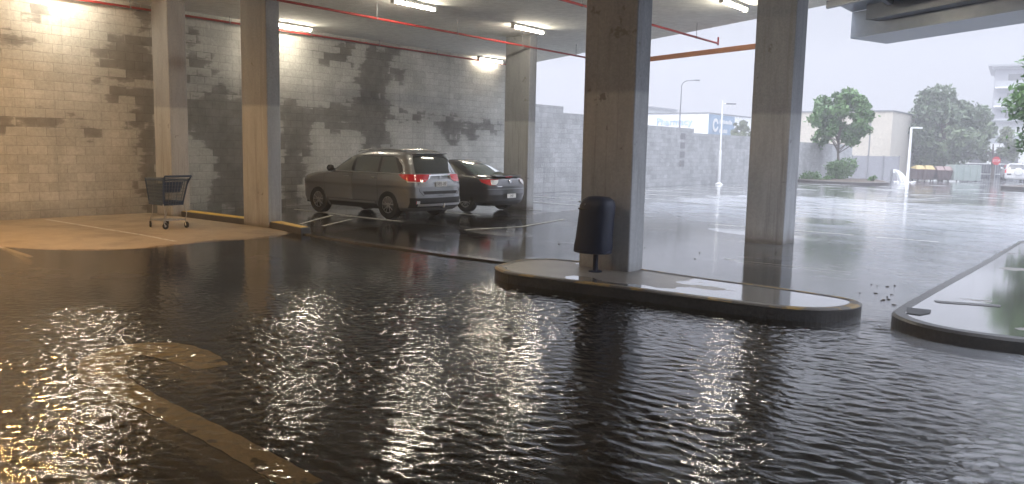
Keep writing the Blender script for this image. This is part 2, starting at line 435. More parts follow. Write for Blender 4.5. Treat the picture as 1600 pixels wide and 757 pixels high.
# ------------------------------------------------------------------ heights
def sstep(a, b, x):
    t = np.clip((x - a) / (b - a), 0, 1); return t * t * (3 - 2 * t)
_rs = np.random.RandomState(5)
_nz = [(2 * PI / l, _rs.uniform(0, 2 * PI), _rs.uniform(0, 2 * PI)) for l in (1.7, 2.3, 3.1, 4.2, 5.6, 7.5)]
def lownoise(x, y):
    s = 0
    for k, th, ph in _nz: s = s + np.sin(k * (x * np.cos(th) + y * np.sin(th)) + ph)
    return s / 3.0
WATER_Z = 0.0
def shore_x(y):            # edge of the dry concrete pad
    return np.interp(y, [-8, 0, 3, 5.1, 5.4, 6.0, 6.7, 7.5, 8.4, 9.5, 10.2], [-18, -16.4, -15.4, -14.5, -13.8, -13.3, -13.0, -12.95, -13.0, -13.15, -13.5])
def ground_h(x, y):
    x = np.asarray(x, float); y = np.asarray(y, float)
    nz = lownoise(x, y)
    sx = shore_x(y) + .12 * np.sin(y * 2.3) + .06 * np.sin(y * 6.1)
    d = x - sx                                   # >0 : under water
    aisle = np.where(d > 0, -.075 * sstep(0, 2.6, d), .02 * sstep(0, 1.5, -d)) + .001
    lip_y = np.interp(x, [-13.5, -12.9, -11, -8.7, -7.6], [9.95, 9.85, 9.62, 9.53, 9.6])
    lip_w = np.where(x < -7.3, .10, 1.3)
    outer = -.004 + .006 * nz
    outer = np.where(x > -5, outer - .012, outer)
    t = sstep(0, 1, (y - (lip_y - lip_w * .5)) / lip_w)
    h = aisle * (1 - t) + outer * t
    # dry dusty bay under the cars' far side stays near 0
    fall = -.35 * sstep(34, 85, y)
    return h + fall
def rain_glare(x, y):
    """1 where rain-splashed ground and water are paled to paint sky brightness"""
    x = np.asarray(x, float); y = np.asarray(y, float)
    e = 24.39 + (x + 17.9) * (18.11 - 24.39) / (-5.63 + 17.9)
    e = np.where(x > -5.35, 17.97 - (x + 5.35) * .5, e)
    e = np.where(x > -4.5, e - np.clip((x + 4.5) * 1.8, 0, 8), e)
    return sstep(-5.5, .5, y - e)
def gz(x, y): return float(ground_h(np.array([x]), np.array([y]))[0])

def grid_mesh(name, blocks, zfun, material, attrs=None):
    """blocks: (xs, ys) arrays; one mesh"""
    V = []; Fc = []; base = 0
    for xs, ys in blocks:
        X, Y = np.meshgrid(xs, ys); z = zfun(X, Y)
        V.append(np.stack([X.ravel(), Y.ravel(), z.ravel()], 1))
        ny, nx = X.shape
        i = np.arange(ny - 1)[:, None] * nx + np.arange(nx - 1)[None, :]
        q = np.stack([i, i + 1, i + nx + 1, i + nx], -1).reshape(-1, 4) + base
        Fc.append(q); base += nx * ny
    V = np.concatenate(V); Q = np.concatenate(Fc)
    me = bpy.data.meshes.new(name)
    me.vertices.add(len(V)); me.vertices.foreach_set('co', V.astype(np.float32).ravel())
    me.loops.add(len(Q) * 4); me.loops.foreach_set('vertex_index', Q.astype(np.int32).ravel())
    me.polygons.add(len(Q)); me.polygons.foreach_set('loop_start', np.arange(0, len(Q) * 4, 4, dtype=np.int32))
    me.polygons.foreach_set('use_smooth', np.ones(len(Q), bool))
    me.update(calc_edges=True)
    if attrs:
        for an, fn in attrs.items():
            a = me.attributes.new(an, 'FLOAT', 'POINT')
            a.data.foreach_set('value', fn(V[:, 0], V[:, 1]).astype(np.float32))
    me.materials.append(material)
    o = bpy.data.objects.new(name, me); COL.objects.link(o)
    return o

def pad_attr(x, y):
    inside = sstep(-.15, .15, (shore_x(y) + .12 * np.sin(y * 2.3) + .25) - x) * sstep(.1, -.1, y - 10.0)
    return inside
ax = np.arange
g_blocks = [
    (np.concatenate([[-60, -30, -20], ax(-19, 8.01, .12), [10, 14, 25, 60]]), np.concatenate([[-40, -15], ax(-4, 30.01, .12)])),
    (np.concatenate([[-400, -200, -100], ax(-60, 60.1, 3), [100, 200, 400]]), np.concatenate([ax(30, 100.1, 2), [150, 250, 500, 900]])),
]
gnd = grid_mesh('ground', g_blocks, ground_h, M['ground'], {'pad': pad_attr, 'rain_glare': rain_glare})
tag(gnd, kind='structure')

# water ripples -----------------------------------------------------
_rw = np.random.RandomState(11)
waves = []
waves2 = []
for i in range(80):                       # short, broken ripples
    lam = math.exp(_rw.uniform(math.log(.045), math.log(.20)))
    waves.append((lam, R(97) + _rw.normal(0, 1.05), _rw.uniform(0, 2 * PI), (lam / .2) ** 1.0))
for i in range(60):                       # longer crests running in from the rain
    lam = math.exp(_rw.uniform(math.log(.05), math.log(.23)))
    waves2.append((lam, R(100) + _rw.normal(0, .50), _rw.uniform(0, 2 * PI), (lam / .2) ** 1.15))
def chop(x, y):
    """how broken the surface is (0 calm .. 1)"""
    c = np.ones_like(x)
    # calm sheet in the lee on the left, broken water in the middle and right
    dist = np.hypot(x, y)
    c *= 1 - .86 * sstep(8.3, 10.5, dist) * sstep(-4.6, -7.4, x)
    c *= 1 - .90 * sstep(9.6, 10.6, y) * sstep(-1.0, -3.4, x)
    c *= 1 - .75 * sstep(10.5, 13.5, y)
    m = lownoise(x * 1.7 + 3, y * 1.7 - 2)
    c *= np.clip(.85 + .38 * m, .3, 1.4)
    return c
def water_h(x, y):
    h = np.zeros_like(x)
    wx = x + .05 * np.sin(2.1 * y + 1.3 * x) + .03 * np.sin(5.3 * x - 2.9 * y)
    wy = y + .06 * np.sin(1.7 * x - .8 * y + 1) + .03 * np.sin(4.7 * y + 3.8 * x)
    bl = sstep(-5.5, -2.0, x - .25 * (y - 5))
    for fam, wt in ((waves, 1 - bl), (waves2, bl)):
        part = np.zeros_like(x)
        for lam, th, ph, am in fam:
            k = 2 * PI / lam
            q = np.sin(k * (wx * math.cos(th) + wy * math.sin(th)) + ph)
            part += am * (q + .25 * q * q)
        h += part * wt
    # rms slope is set by AMP
    return WATER_Z + AMP * h * chop(x, y) + np.where(y > 34, -1, 0)
AMP = .00066
w_blocks = [
    (ax(-11.0, 3.501, .0165), ax(1.2, 9.63, .0155)),
    (ax(-16.6, -10.99, .08), ax(1.2, 9.9, .08)),
    (ax(3.49, 6, .1), ax(1.2, 9.7, .1)),
    (ax(-19, 6.01, .3), ax(-5, 1.21, .3)),
    (ax(-12.96, 4.01, .06), ax(9.62, 17.01, .06)),
    (ax(-12.96, 8.01, .16), ax(17.0, 33.9, .16)),
]
wat = grid_mesh('water', w_blocks, water_h, M['water'], {'chop': lambda x, y: .12 + .5 * chop(x, y), 'rain_glare': rain_glare})
tag(wat, kind='structure')

# ------------------------------------------------------------------ painted markings (structure)
def line(name, pts, w, material, lift=.004):
    mb = MB()
    for (a, b) in zip(pts[:-1], pts[1:]):
        a = Vector(a); b = Vector(b); d = (b - a); L = d.length; d.normalize(); nrm = Vector((-d.y, d.x)) * w / 2
        k = max(1, int(L / .3))
        for i in range(k):
            p = a + d * (L * i / k); q = a + d * (L * (i + 1) / k)
            vs = [(v.x, v.y, gz(v.x, v.y) + lift) for v in (p - nrm, q - nrm, q + nrm, p + nrm)]
            mb.add(vs, [(0, 1, 2, 3)])
    o = mb.build(name, material, fixn=False); tag(o, kind='structure'); return o
# bays against the block wall, inside and out in the rain
line('bay_line', [(-18.5, 7.42), (-13.25, 7.42)], .08, M['white_line'])
line('bay_line', [(-18.5, 5.05), (-13.2, 5.05)], .08, M['white_line'])
for yb in (13.12, 15.9, 18.6):
    line('bay_line', [(-17.9, yb + .3), (-13.4, yb)], .09, M['white_line'], .010)
line('bay_line', [(-14.5, 11.05), (-15.75, 12.95)], .09, M['white_line'], .010)
line('bay_line', [(-15.6, 13.1), (-13.4, 13.1)], .09, M['white_line'], .011)
line('bay_line', [(-13.8, 11.1), (-14.6, 12.6)], .09, M['white_line'], .010)
line('edge_line', [(-11.2, 12.8), (-10.85, 14.3), (-11.3, 16.7)], .09, M['white_line'], .010)
for k in range(14):
    yb = 21.3 + 2.6 * k
    line('bay_line', [(-18.4, yb), (-13.6, yb)], .10, M['white_line'], .012)
for yb in (18.5, 26.97, 29.5, 34.4, 39, 44):
    line('bay_line', [(-8.2, yb), (-2.0, yb)], .10, M['white_line'], .012)
line('bay_line', [(-5.3, 12.6), (-3.3, 12.6)], .08, M['white_line'], .012)
# arrow under the water
mb = MB()
hook = [(-3.37, 2.59), (-3.71, 2.63), (-4.3, 2.69), (-4.89, 2.73), (-5.42, 2.76), (-5.85, 2.79), (-6.27, 2.87), (-6.67, 3.09), (-6.82, 3.35), (-6.67, 3.56), (-6.23, 3.6), (-5.77, 3.53)]
hw = [.10, .10, .10, .10, .11, .13, .16, .19, .22, .23, .20, .12]
C_ = []
for k in range(len(hook) - 1):                      # smooth centre line
    p0, p1, p2, p3 = [Vector(hook[max(0, min(len(hook) - 1, k + d_))]) for d_ in (-1, 0, 1, 2)]
    for u in np.linspace(0, 1, 9)[:-1]:
        C_.append((.5 * (2 * p1 + (p2 - p0) * u + (2 * p0 - 5 * p1 + 4 * p2 - p3) * u * u + (3 * p1 - p0 - 3 * p2 + p3) * u ** 3), hw[k] + (hw[k + 1] - hw[k]) * u))
rows = []
for k, (c_, w_) in enumerate(C_):
    t_ = (C_[min(k + 1, len(C_) - 1)][0] - C_[max(k - 1, 0)][0]).normalized(); n_ = Vector((-t_.y, t_.x))
    rows.append([c_ + n_ * (w_ * v_ * (1 + .05 * math.sin(k * 1.7))) for v_ in (-1, -.5, 0, .5, 1)])
mb.add([(p.x, p.y, gz(p.x, p.y) + .004 + .0004 * math.sin(a_ * .37)) for a_, r_ in enumerate(rows) for p in r_],
       [(a * 5 + b, a * 5 + b + 1, (a + 1) * 5 + b + 1, (a + 1) * 5 + b) for a in range(len(rows) - 1) for b in range(4)])
tag(mb.build('painted_arrow', M['tan_line'], fixn=False), kind='structure')

# ------------------------------------------------------------------ block walls
H = 4.95
XW = -18.85
DAMP = [[(6.84, 3.86), (7.1, 3.96), (7.45, 3.8), (7.09, 3.69), (6.83, 3.73)], [(7.36, 4.66), (7.69, 4.64), (7.58, 4.41), (7.35, 4.52)], [(9.8, 4.84), (10.13, 4.81), (10.16, 4.3), (9.83, 4.34)], [(8.86, 3.77), (9.14, 4.03), (9.45, 3.95), (9.58, 4.16), (10.15, 4.1), (10.12, 3.15), (9.43, 3.25), (9.24, 3.43), (9.13, 3.72)], [(8.77, 3.16), (8.89, 3.36), (9.27, 3.31), (9.62, 3.15), (9.19, 3.11)], [(9.13, 2.73), (9.18, 2.92), (10.11, 2.95), (10.12, 2.06), (9.59, 2.12), (9.56, 2.44), (9.98, 2.7)], [(9.74, 2.92), (10.2, 2.95), (10.1, 0.01), (9.6, 0.08), (9.9, 0.43), (9.7, 0.68), (9.93, 1.16), (9.69, 1.57), (9.87, 1.89)], [(10.85, 4.39), (11.21, 4.39), (11.2, 4.14), (10.84, 4.14)], [(10.83, 3.94), (11.75, 3.99), (11.6, 3.72), (11.05, 3.67)], [(10.82, 3.53), (11.65, 3.56), (11.31, 3.28), (10.86, 3.33)], [(10.85, 2.91), (11.59, 3.05), (11.93, 3.24), (12.17, 3.04), (12.52, 3.02), (13.74, 2.92), (13.69, -0.27), (12.45, -0.06), (11.51, 0.07), (11.72, 0.89), (11.64, 1.33), (11.36, 1.67), (11.19, 2.01), (10.88, 2.33)], [(7.24, 2.18), (7.38, 2.22), (8.17, 2.18), (7.54, 2.05)], [(6.76, 2.23), (6.95, 2.17), (6.97, 1.96), (6.75, 1.95)], [(8.35, 2.12), (8.84, 2.1), (8.6, 1.82)], [(13.72, 2.91), (14.24, 3.04), (14.7, 2.87), (16.13, 2.85), (16.47, 2.87), (16.6, 3.94), (16.94, 4.53), (17.15, 4.8), (18.15, 4.81), (18.0, 4.32), (17.57, 3.24), (17.94, 2.73), (20.05, 2.77), (23.53, 2.67), (23.54, 2.42), (21.99, 2.37), (21.81, 2.07), (21.44, 2.42), (20.91, 1.93), (20.39, 2.27), (20.05, 2.71), (17.72, 2.56), (17.72, 1.77), (16.87, 1.75), (16.73, 2.06), (15.94, 2.29), (15.49, 2.18), (15.3, 2.37), (14.87, 2.35), (14.69, 1.82), (14.44, 1.04), (14.31, 0.08), (13.68, 0.01)], [(14.78, 4.35), (14.84, 4.52), (15.51, 4.38), (15.51, 4.57), (15.95, 4.72), (16.27, 4.56), (16.27, 4.16), (15.82, 4.12), (14.78, 4.26)], [(17.86, 4.1), (18.52, 4.21), (18.3, 3.87)]]
def sdist(px, py, poly):
    """signed distance, >0 inside"""
    n = len(poly); d = 1e9; ins = False
    for i in range(n):
        ax_, ay_ = poly[i]; bx, by = poly[(i + 1) % n]
        ex, ey = bx - ax_, by - ay_; wx, wy = px - ax_, py - ay_
        t = max(0, min(1, (wx * ex + wy * ey) / (ex * ex + ey * ey + 1e-9)))
        d = min(d, math.hypot(wx - ex * t, wy - ey * t))
        if (ay_ > py) != (by > py) and px < (bx - ax_) * (py - ay_) / (by - ay_) + ax_: ins = not ins
    return d if ins else -d

def block_wall():
    y0, y1 = -12.0, 24.4
    ys = np.concatenate([[y0, -4, 2], np.arange(6, y1 + .001, .08)]); ys[-1] = y1
    zs = np.concatenate([np.arange(0, H, .08), [H]])
    vs = []; dm = []
    for z in zs:
        for y in ys:
            vs.append((XW, y, z)); dm.append(max(-.5, max(sdist(y, z, P) for P in DAMP)))
    nx = len(ys)
    fs = [(j * nx + i, j * nx + i + 1, (j + 1) * nx + i + 1, (j + 1) * nx + i) for j in range(len(zs) - 1) for i in range(nx - 1)]
    n = len(vs); t = .2                            # the body of the wall behind the face
    vs += [(XW - .001, y0, -.2), (XW - .001, y1, -.2), (XW - t, y1, -.2), (XW - t, y0, -.2),
           (XW - .001, y0, H + .3), (XW - .001, y1, H + .3), (XW - t, y1, H + .3), (XW - t, y0, H + .3)]
    fs += [(n, n + 1, n + 2, n + 3), (n + 4, n + 7, n + 6, n + 5), (n, n + 4, n + 5, n + 1), (n + 1, n + 5, n + 6, n + 2), (n + 2, n + 6, n + 7, n + 3), (n + 3, n + 7, n + 4, n)]
    dm += [-.5] * 8
    me = bpy.data.meshes.new('block_wall'); me.from_pydata(vs, [], fs)
    a = me.attributes.new('damp', 'FLOAT', 'POINT'); a.data.foreach_set('value', dm)
    me.materials.append(M['block'])
    o = bpy.data.objects.new('block_wall', me); COL.objects.link(o)
    tag(o, 'tall cream painted block wall with dark damp patches inside the undercroft', 'wall')
block_wall()

ow = MB()
for (a, b, zt) in ((24.4, 27.55, 3.50), (27.55, 31.5, 3.25), (31.5, 39.9, 2.99), (39.9, 52.0, 2.76), (52.0, 70.0, 2.60)):
    ow.box(XW - .2, XW, a, b, -.6, zt)
owo = ow.build('boundary_wall', M['block_out'])
tag(owo, 'long grey block boundary wall stepping down beside the open car park', 'wall')
for k in range(4):
    mb = MB(); z = 2.55 - k * .47
    mb.box(XW, XW + .006, 38.35, 38.9, z - .16, z + .16)
    mb.build('patch', mat_mottled('dark_block_patch', (.19, .19, .195), (.25, .25, .255), 4, .8), owo)

# unseen rest of the building, behind and beside the camera
mb = MB(); mb.box(XW - .2, 16, -12.2, -12.0, -.2, H)
tag(mb.build('wall_back', M['block_out']), kind='structure')
mb = MB(); mb.box(16, 16.2, -12.2, 3, -.2, H)
tag(mb.build('wall_side', M['block_out']), kind='structure')

# ceiling slab with its skewed front edge
edge = lambda x: 24.39 + (x + 17.9) * (18.11 - 24.39) / (-5.63 + 17.9)
mb = MB(); mb.prism([(XW - .2, -12.2), (-5.35, -12.2), (-5.35, edge(-5.35)), (XW - .2, edge(XW - .2))], H, H + .35)
mb.prism([(-5.35, -12.2), (16.2, -12.2), (16.2, 2.0), (-1.5, 7.6), (-1.5, edge(-1.5)), (-5.35, edge(-5.35))], H + .002, H + .35)
ceil = mb.build('ceiling', M['ceiling'])
tag(ceil, kind='structure')

# ------------------------------------------------------------------ pillars
def pillar(x0, x1, y0, y1, label, zb=0.):
    mb = MB(); mb.box(x0, x1, y0, y1, zb - .15, H)
    o = mb.build('concrete_pillar', M['pillar'], bevel=.02)
    tag(o, label, 'pillar', 'concrete pillars holding up the slab')
    return o
pillar(-18.3, -17.6, 9.8, 10.25, 'concrete pillar against the block wall behind the shopping trolley')
p2 = pillar(-15.03, -14.14, 9.97, 10.30, 'orange lit concrete pillar standing at the end of the yellow kerb')
pillar(-6.05, -5.25, 9.32, 9.70, 'large dark concrete pillar on the kerbed island behind the navy bin', .1)
pillar(-6.09, -5.31, 15.42, 16.05, 'dark concrete pillar standing in rainwater beyond the island')
pillar(-14.73, -13.85, 18.5, 18.84, 'concrete pillar behind the charcoal sedan at the end of the block wall')

# ------------------------------------------------------------------ kerbs and islands
def rounded(pts, rads, seg=8):
    out = []; n = len(pts)
    for i in range(n):
        p = Vector(pts[i]); a = Vector(pts[i - 1]); b = Vector(pts[(i + 1) % n]); r = rads[i]
        if r <= 0: out.append(tuple(p)); continue
        da = (a - p).normalized(); db = (b - p).normalized()
        for k in range(seg + 1):
            t = k / seg
            q = (1 - t) ** 2 * (p + da * r) + 2 * t * (1 - t) * p + t * t * (p + db * r)
            out.append((q.x, q.y))
    return out
def inset(poly, d):
    out = []; n = len(poly)
    A = sum(poly[i][0] * poly[(i + 1) % n][1] - poly[(i + 1) % n][0] * poly[i][1] for i in range(n))
    s = 1 if A > 0 else -1
    for i in range(n):
        a = Vector(poly[i - 1]); b = Vector(poly[(i + 1) % n]); t = (b - a).normalized()
        nn = Vector((-t.y, t.x)) * s
        out.append((poly[i][0] + nn.x * d, poly[i][1] + nn.y * d))
    return out
def chaikin(P):
    out = []
    for a, b in zip(P, P[1:] + P[:1]):
        out += [(a[0] * .75 + b[0] * .25, a[1] * .75 + b[1] * .25), (a[0] * .25 + b[0] * .75, a[1] * .25 + b[1] * .75)]
    return out
def island(poly, z, label, cat='traffic island', paint=True, name='traffic_island'):
    raw = list(poly); poly = chaikin(chaikin(raw)); ins = chaikin(chaikin(inset(raw, .13))); n = len(poly)
    root = thing(name, label, cat, (0, 0, 0))
    kb = MB()
    o1, o2 = inset(poly, .0), inset(poly, .025)
    ring = [[(x, y, -.2) for x, y in o1], [(x, y, z - .025) for x, y in o1], [(x, y, z) for x, y in o2], [(x, y, z + .001) for x, y in ins], [(x, y, z - .04) for x, y in ins]]
    vs = sum(ring, []); fs = [(k * n + i, k * n + (i + 1) % n, (k + 1) * n + (i + 1) % n, (k + 1) * n + i) for k in range(4) for i in range(n)]
    kb.add(vs, fs); kb.build('kerb', M['kerb'], root)
    tp = MB(); tp.prism(ins, -.1, z - .001); po = tp.build('paving', M['island'], root)
    bt = bmesh.new(); bt.from_mesh(po.data); bmesh.ops.triangulate(bt, faces=[f for f in bt.faces if len(f.verts) > 4], ngon_method='EAR_CLIP'); bt.to_mesh(po.data); bt.free()
    if paint:
        pm = MB(); a = inset(poly, .012); b = inset(poly, .10); c = inset(poly, -.003)
        vs = [(x, y, z - .06) for x, y in c] + [(x, y, z - .012) for x, y in c] + [(x, y, z + .004) for x, y in inset(poly, .03)] + [(x, y, z + .005) for x, y in b]
        pm.add(vs, [(k * n + i, k * n + (i + 1) % n, (k + 1) * n + (i + 1) % n, (k + 1) * n + i) for k in (1, 2) for i in range(n)])
        pm.build('yellow_paint', M['yellow'], root)
    return root
isl1 = [(-6.95, 8.72), (-6.9, 8.5), (-6.73, 8.32), (-6.5, 8.17), (-6.28, 8.10), (-5.8, 8.12), (-5.34, 8.16), (-4.49, 8.22), (-3.69, 8.25), (-2.99, 8.30), (-2.7, 8.38), (-2.5, 8.50), (-2.36, 8.66), (-2.27, 8.86),
        (-2.24, 9.08), (-2.28, 9.28), (-2.42, 9.42), (-2.66, 9.49), (-3.46, 9.58), (-4.29, 9.60), (-5.19, 9.74), (-6.24, 9.76), (-6.62, 9.72), (-6.87, 9.56), (-7.0, 9.32), (-7.02, 9.04)]
island(isl1, .14, 'long rounded kerbed island under the dark pillar with faded yellow edge')
isl2 = [(-1.93, 9.05), (-1.87, 8.82), (-1.72, 8.60), (-1.50, 8.43), (-1.2, 8.34), (-.87, 8.34), (-.5, 8.40), (.5, 8.65), (3, 9.2), (7, 10.2), (7, 20.5), (-1.72, 20.5), (-1.80, 15.3), (-1.86, 12.6), (-1.90, 11.1), (-1.92, 9.8)]
island(isl2, .14, 'wide wet kerbed footpath corner to the right of the island', paint=False)
# recessed drain box in the footpath corner and a joint line
dr = thing('kerb_drain', 'dark recessed drain opening in the wet footpath corner', 'drain', (-1.70, 9.12, .14))
mb = MB(); mb.prism([(-.13, .16), (-.06, -.19), (.07, -.2), (.13, .0), (.1, .19)], 0, .006); mb.build('grate', M['black'], dr)
line_ = MB(); line_.box(-1.8, 1.5, 9.87, 9.885, .141, .145)
mt = thing('access_cover', 'long dark service cover set flush in the wet footpath', 'cover', (-1.38, 10.02, .142), R(20))
mb = MB(); mb.prism(rounded([(-.30, -.07), (.32, -.07), (.36, .07), (-.32, .07)], [.05] * 4, 4), -.0015, .0015); mb.build('lid', M['kerb'], mt)
# yellow kerb between the pad and the parking bays
kroot = thing('yellow_kerb', 'low kerb with yellow painted top running past the orange lit pillar', 'kerb', (0, 0, 0))
mb = MB(); mb.prism([(-18.7, 10.02), (-14.14, 10.0), (-12.75, 9.72), (-12.75, 9.95), (-14.14, 10.29), (-18.7, 10.35)], -.1, .13)
mb.build('kerb_body', M['kerb'], kroot, bevel=.015)
mb = MB(); mb.prism([(-18.65, 10.04), (-15.05, 10.03), (-15.05, 10.28), (-18.65, 10.33)], .128, .136)
mb.prism([(-14.12, 10.01), (-12.8, 9.75), (-12.8, 9.93), (-14.12, 10.27)], .128, .136)
mb.build('yellow_paint', M['kerb_yellow'], kroot)
# low asphalt lip where the bays drop to the aisle
mb = MB()
P = [(-12.75, 9.83), (-11.0, 9.62), (-8.7, 9.53), (-7.3, 9.58)]
for (a, b) in zip(P[:-1], P[1:]):
    mb.prism([(a[0], a[1] - .06), (b[0], b[1] - .06), (b[0], b[1] + .16), (a[0], a[1] + .16)], -.1, .024)
tag(mb.build('road_lip', M['ground']), kind='structure')

# ------------------------------------------------------------------ ceiling services
def mat_tube():
    return mat('lit_tube', (1, .93, .8), .3, emit=(1.0, .89, .70), es=54.)
M['tube'] = mat_tube()
M['tube_warm'] = mat('lit_tube_warm', (1, .8, .6), .3, emit=(1.0, .55, .20), es=330.)
def batten(x, y, label, dz=0., tube='tube'):
    t = thing('batten_light', label, 'ceiling light', (x, y, H - dz), 0, 'fluorescent battens under the slab')
    mb = MB(); mb.box(-.06, .06, -.68, .68, -.07, 0)
    if dz > .01: mb.box(-.02, .02, -.5, -.46, 0, dz); mb.box(-.02, .02, .46, .5, 0, dz)
    mb.build('housing', M['lamp_white'], t, bevel=.01)
    mb = MB(); mb.tube([(0, -.62, -.095), (0, .62, -.095)], .038, 10); mb.build('tube', M[tube], t)
    for s_ in (-1, 1):
        mb = MB(); mb.box(-.05, .05, *sorted((s_ * .625, s_ * .68)), -.14, -.07); mb.build('end_cap', M['lamp_white'], t)
    return t
batten(-18.2, 13.64, 'ceiling batten light right beside the orange lit pillar near the block wall')
batten(-18.6, 22.5, 'ceiling batten light at the far end of the block wall below the slab')
batten(-12.97, 13.0, 'ceiling batten light cut by the top of the picture above the grey four wheel drive')
batten(-12.95, 17.2, 'ceiling batten light in front of the farthest pillar top')
batten(-7.06, 16.6, 'ceiling batten light high up beside the pillar standing in rainwater')
# the same rows go on over the aisle (only their light and reflections are seen)
for (x, y, w) in ((-18.2, 7.9, 'against the block wall between the frame edge and the shopping trolley'), 
               (-7.06, 12.2, 'between the two large dark pillars over wet asphalt'),
               (-12.97, 0.2, 'over the dark water left of the painted arrow'), (-7.06, 3.2, 'above the painted arrow under water')):
    batten(x, y, 'ceiling batten light ' + w)
for (x, y, w) in ((-14.4, 4.6, 'over the edge of the dry pad'),):
    batten(x, y, 'orange tinted ceiling batten light ' + w, 0., 'tube_warm')

def sprinkler_pipe(x, y0, y1, z, label, drops, r=.027, end=False):
    t = thing('sprinkler_pipe', label, 'pipe', (x, y0, z), 0, 'red sprinkler pipes under the slab')
    L = y1 - y0
    mb = MB(); mb.tube([(0, 0, 0), (0, L, 0)], r, 10)
    if end: mb.tube([(0, L, -.05), (0, L, .16)], r * .9, 8)
    mb.build('pipe', M['red'], t)
    for k in range(drops):
        y = L * (k + .5) / drops
        mb = MB(); mb.tube([(0, y, 0), (0, y, H - z)], .008, 6); mb.tube([(0, y - .012, 0), (0, y + .012, 0)], r + .008, 10)
        mb.build('hanger', M['grey_steel'], t)
    return t
sprinkler_pipe(-18.62, 0.5, 23.6, 4.80, 'thin red sprinkler pipe running along the top of the block wall', 9)
sprinkler_pipe(-13.85, 0.5, 22.2, 4.60, 'red sprinkler pipe crossing the slab above both parked cars', 8)
sprinkler_pipe(-9.0, 2.0, 20.25, 4.60, 'red sprinkler pipe ending past the slab edge between two dark pillars', 7, end=True)

# orange clearance bar hung parallel to the slab edge
br = thing('clearance_bar', 'orange painted height clearance bar spanning between the two dark pillars', 'clearance bar', (0, 0, 0))
A = Vector((-12.3, 21.15, 4.36)); B = Vector((-6.9, 19.2, 4.36))
d = (B - A).normalized()
mb = MB(); mb.obox((A + B) / 2, d, (-d.y, d.x, 0), (0, 0, 1), (B - A).length / 2, .04, .065); mb.build('bar', M['orange'], br, bevel=.01)
for q in (A + d * .25, B - d * .15):
    mb = MB(); mb.tube([q + Vector((0, 0, .06)), (q.x, q.y, H)], .012, 6); mb.build('hanger', M['grey_steel'], br)

# ------------------------------------------------------------------ awning to the right
aw = thing('awning', 'blue grey steel awning over the car park entry at top right', 'awning', (0, 0, 0))
fd = Vector((2.96, -.94, 0)); fd = Vector((3.02, -1.95, 0)).normalized()
K = Vector((-5.48, 19.42, 0)); Bp = Vector((-4.99, 20.81, 0)); Kc = Vector((-4.74, 19.70, 0))
perp = Vector((-fd.y, fd.x, 0))
Kb = Vector((-5.46, 19.5, 0))
L = 4.5
def strip(mbx, a, b, z0, z1):
    a2, b2 = a + fd * L, b + fd * L
    P = [(a.x, a.y), (a2.x, a2.y), (b2.x, b2.y), (b.x, b.y)]
    mbx.prism(P, z0, z1)
mb = MB(); strip(mb, Kb, Bp, 4.40, 4.46); mb.build('lip', M['canopy'], aw)
mb = MB(); strip(mb, Kb, Kb + perp * .06, 4.46, 4.98); strip(mb, Bp - perp * .05, Bp, 4.46, 5.25); mb.build('fascia', M['canopy'], aw)
mb = MB(); S0 = Vector((-5.46, 17.6, 0))
q0 = S0; q1 = Kb; e0 = S0 + fd * L; e1 = Kb + fd * L
mb.prism([(q0.x, q0.y), (e0.x, e0.y), (e1.x, e1.y), (q1.x, q1.y)], 4.985, 5.04); mb.build('roof_sheet', M['canopy'], aw)
mb = MB()
strip(mb, S0, S0 + Vector((0, .12, 0)), 4.80, 4.984)
for k in range(2):
    s = S0 + fd * (1.3 + 2.1 * k); mb.obox((s.x, s.y + 1.0, 4.925), (1, 0, 0), (0, 1, 0), (0, 0, 1), .05, .85, .058)
mb.build('purlin', M['canopy_dark'], aw)
mb = MB(); m0 = Kb - perp * .42 + fd * .9; m1 = Kb - perp * .06 + fd * .9
mb.prism([(m0.x, m0.y), (m0.x + fd.x * (L - .95), m0.y + fd.y * (L - .95)), (m1.x + fd.x * (L - .95), m1.y + fd.y * (L - .95)), (m1.x, m1.y)], 4.66, 4.98)
mb.build('beam', M['canopy_dark'], aw)

# ------------------------------------------------------------------ litter bin
bn = thing('litter_bin', 'navy plastic litter bin on a post leaning beside the dark pillar', 'litter bin', (-5.62, 9.02, .14))
mb = MB()
prof = [(.215, .26), (.232, .275), (.236, .34), (.225, .45), (.218, .72), (.216, .88), (.19, .96), (.13, 1.0), (.05, 1.01)]
n = 28; vs = []
for (r, h) in prof:
    for k in range(n):
        t = 2 * PI * k / n; c, s_ = math.cos(t), math.sin(t)
        e = 2 / 2.8
        x = r * 1.08 * math.copysign(abs(c) ** e, c); y = r * .82 * math.copysign(abs(s_) ** e, s_)
        lean = .09 * (h - .26)
        vs.append((x + lean - .02, y, h))
fs = [(i * n + k, i * n + (k + 1) % n, (i + 1) * n + (k + 1) % n, (i + 1) * n + k) for i in range(len(prof) - 1) for k in range(n)]
fs += [tuple(range(n))[::-1], tuple((len(prof) - 1) * n + k for k in range(n))]
mb.add(vs, fs, True); bd = mb.build('body', M['navy'], bn, sharp=50)
mb = MB(); mb.lathe([(.236, .255), (.25, .262), (.25, .285), (.238, .295)], n=28); rim = mb.build('base_rim', M['navy'], bn)
rim.scale = (1.08, .84, 1); rim.location = (-.02, 0, 0)
mb = MB()
for k in range(15):
    t0 = -2.3 + k * .1
mb.tube([(-.16 + .02 * i, -.155 - .012 * math.sin(i / 14 * PI), .84) for i in range(17)], .012, 6)
mb.build('opening_rim', M['black'], bn)
mb = MB(); mb.tube([(0.02, 0.02, 0), (0.02, 0.02, .3)], .035, 12); mb.lathe([(.09, 0), (.09, .012), (.04, .016)], c=(.02, .02, 0)); mb.build('post', M['navy'], bn)
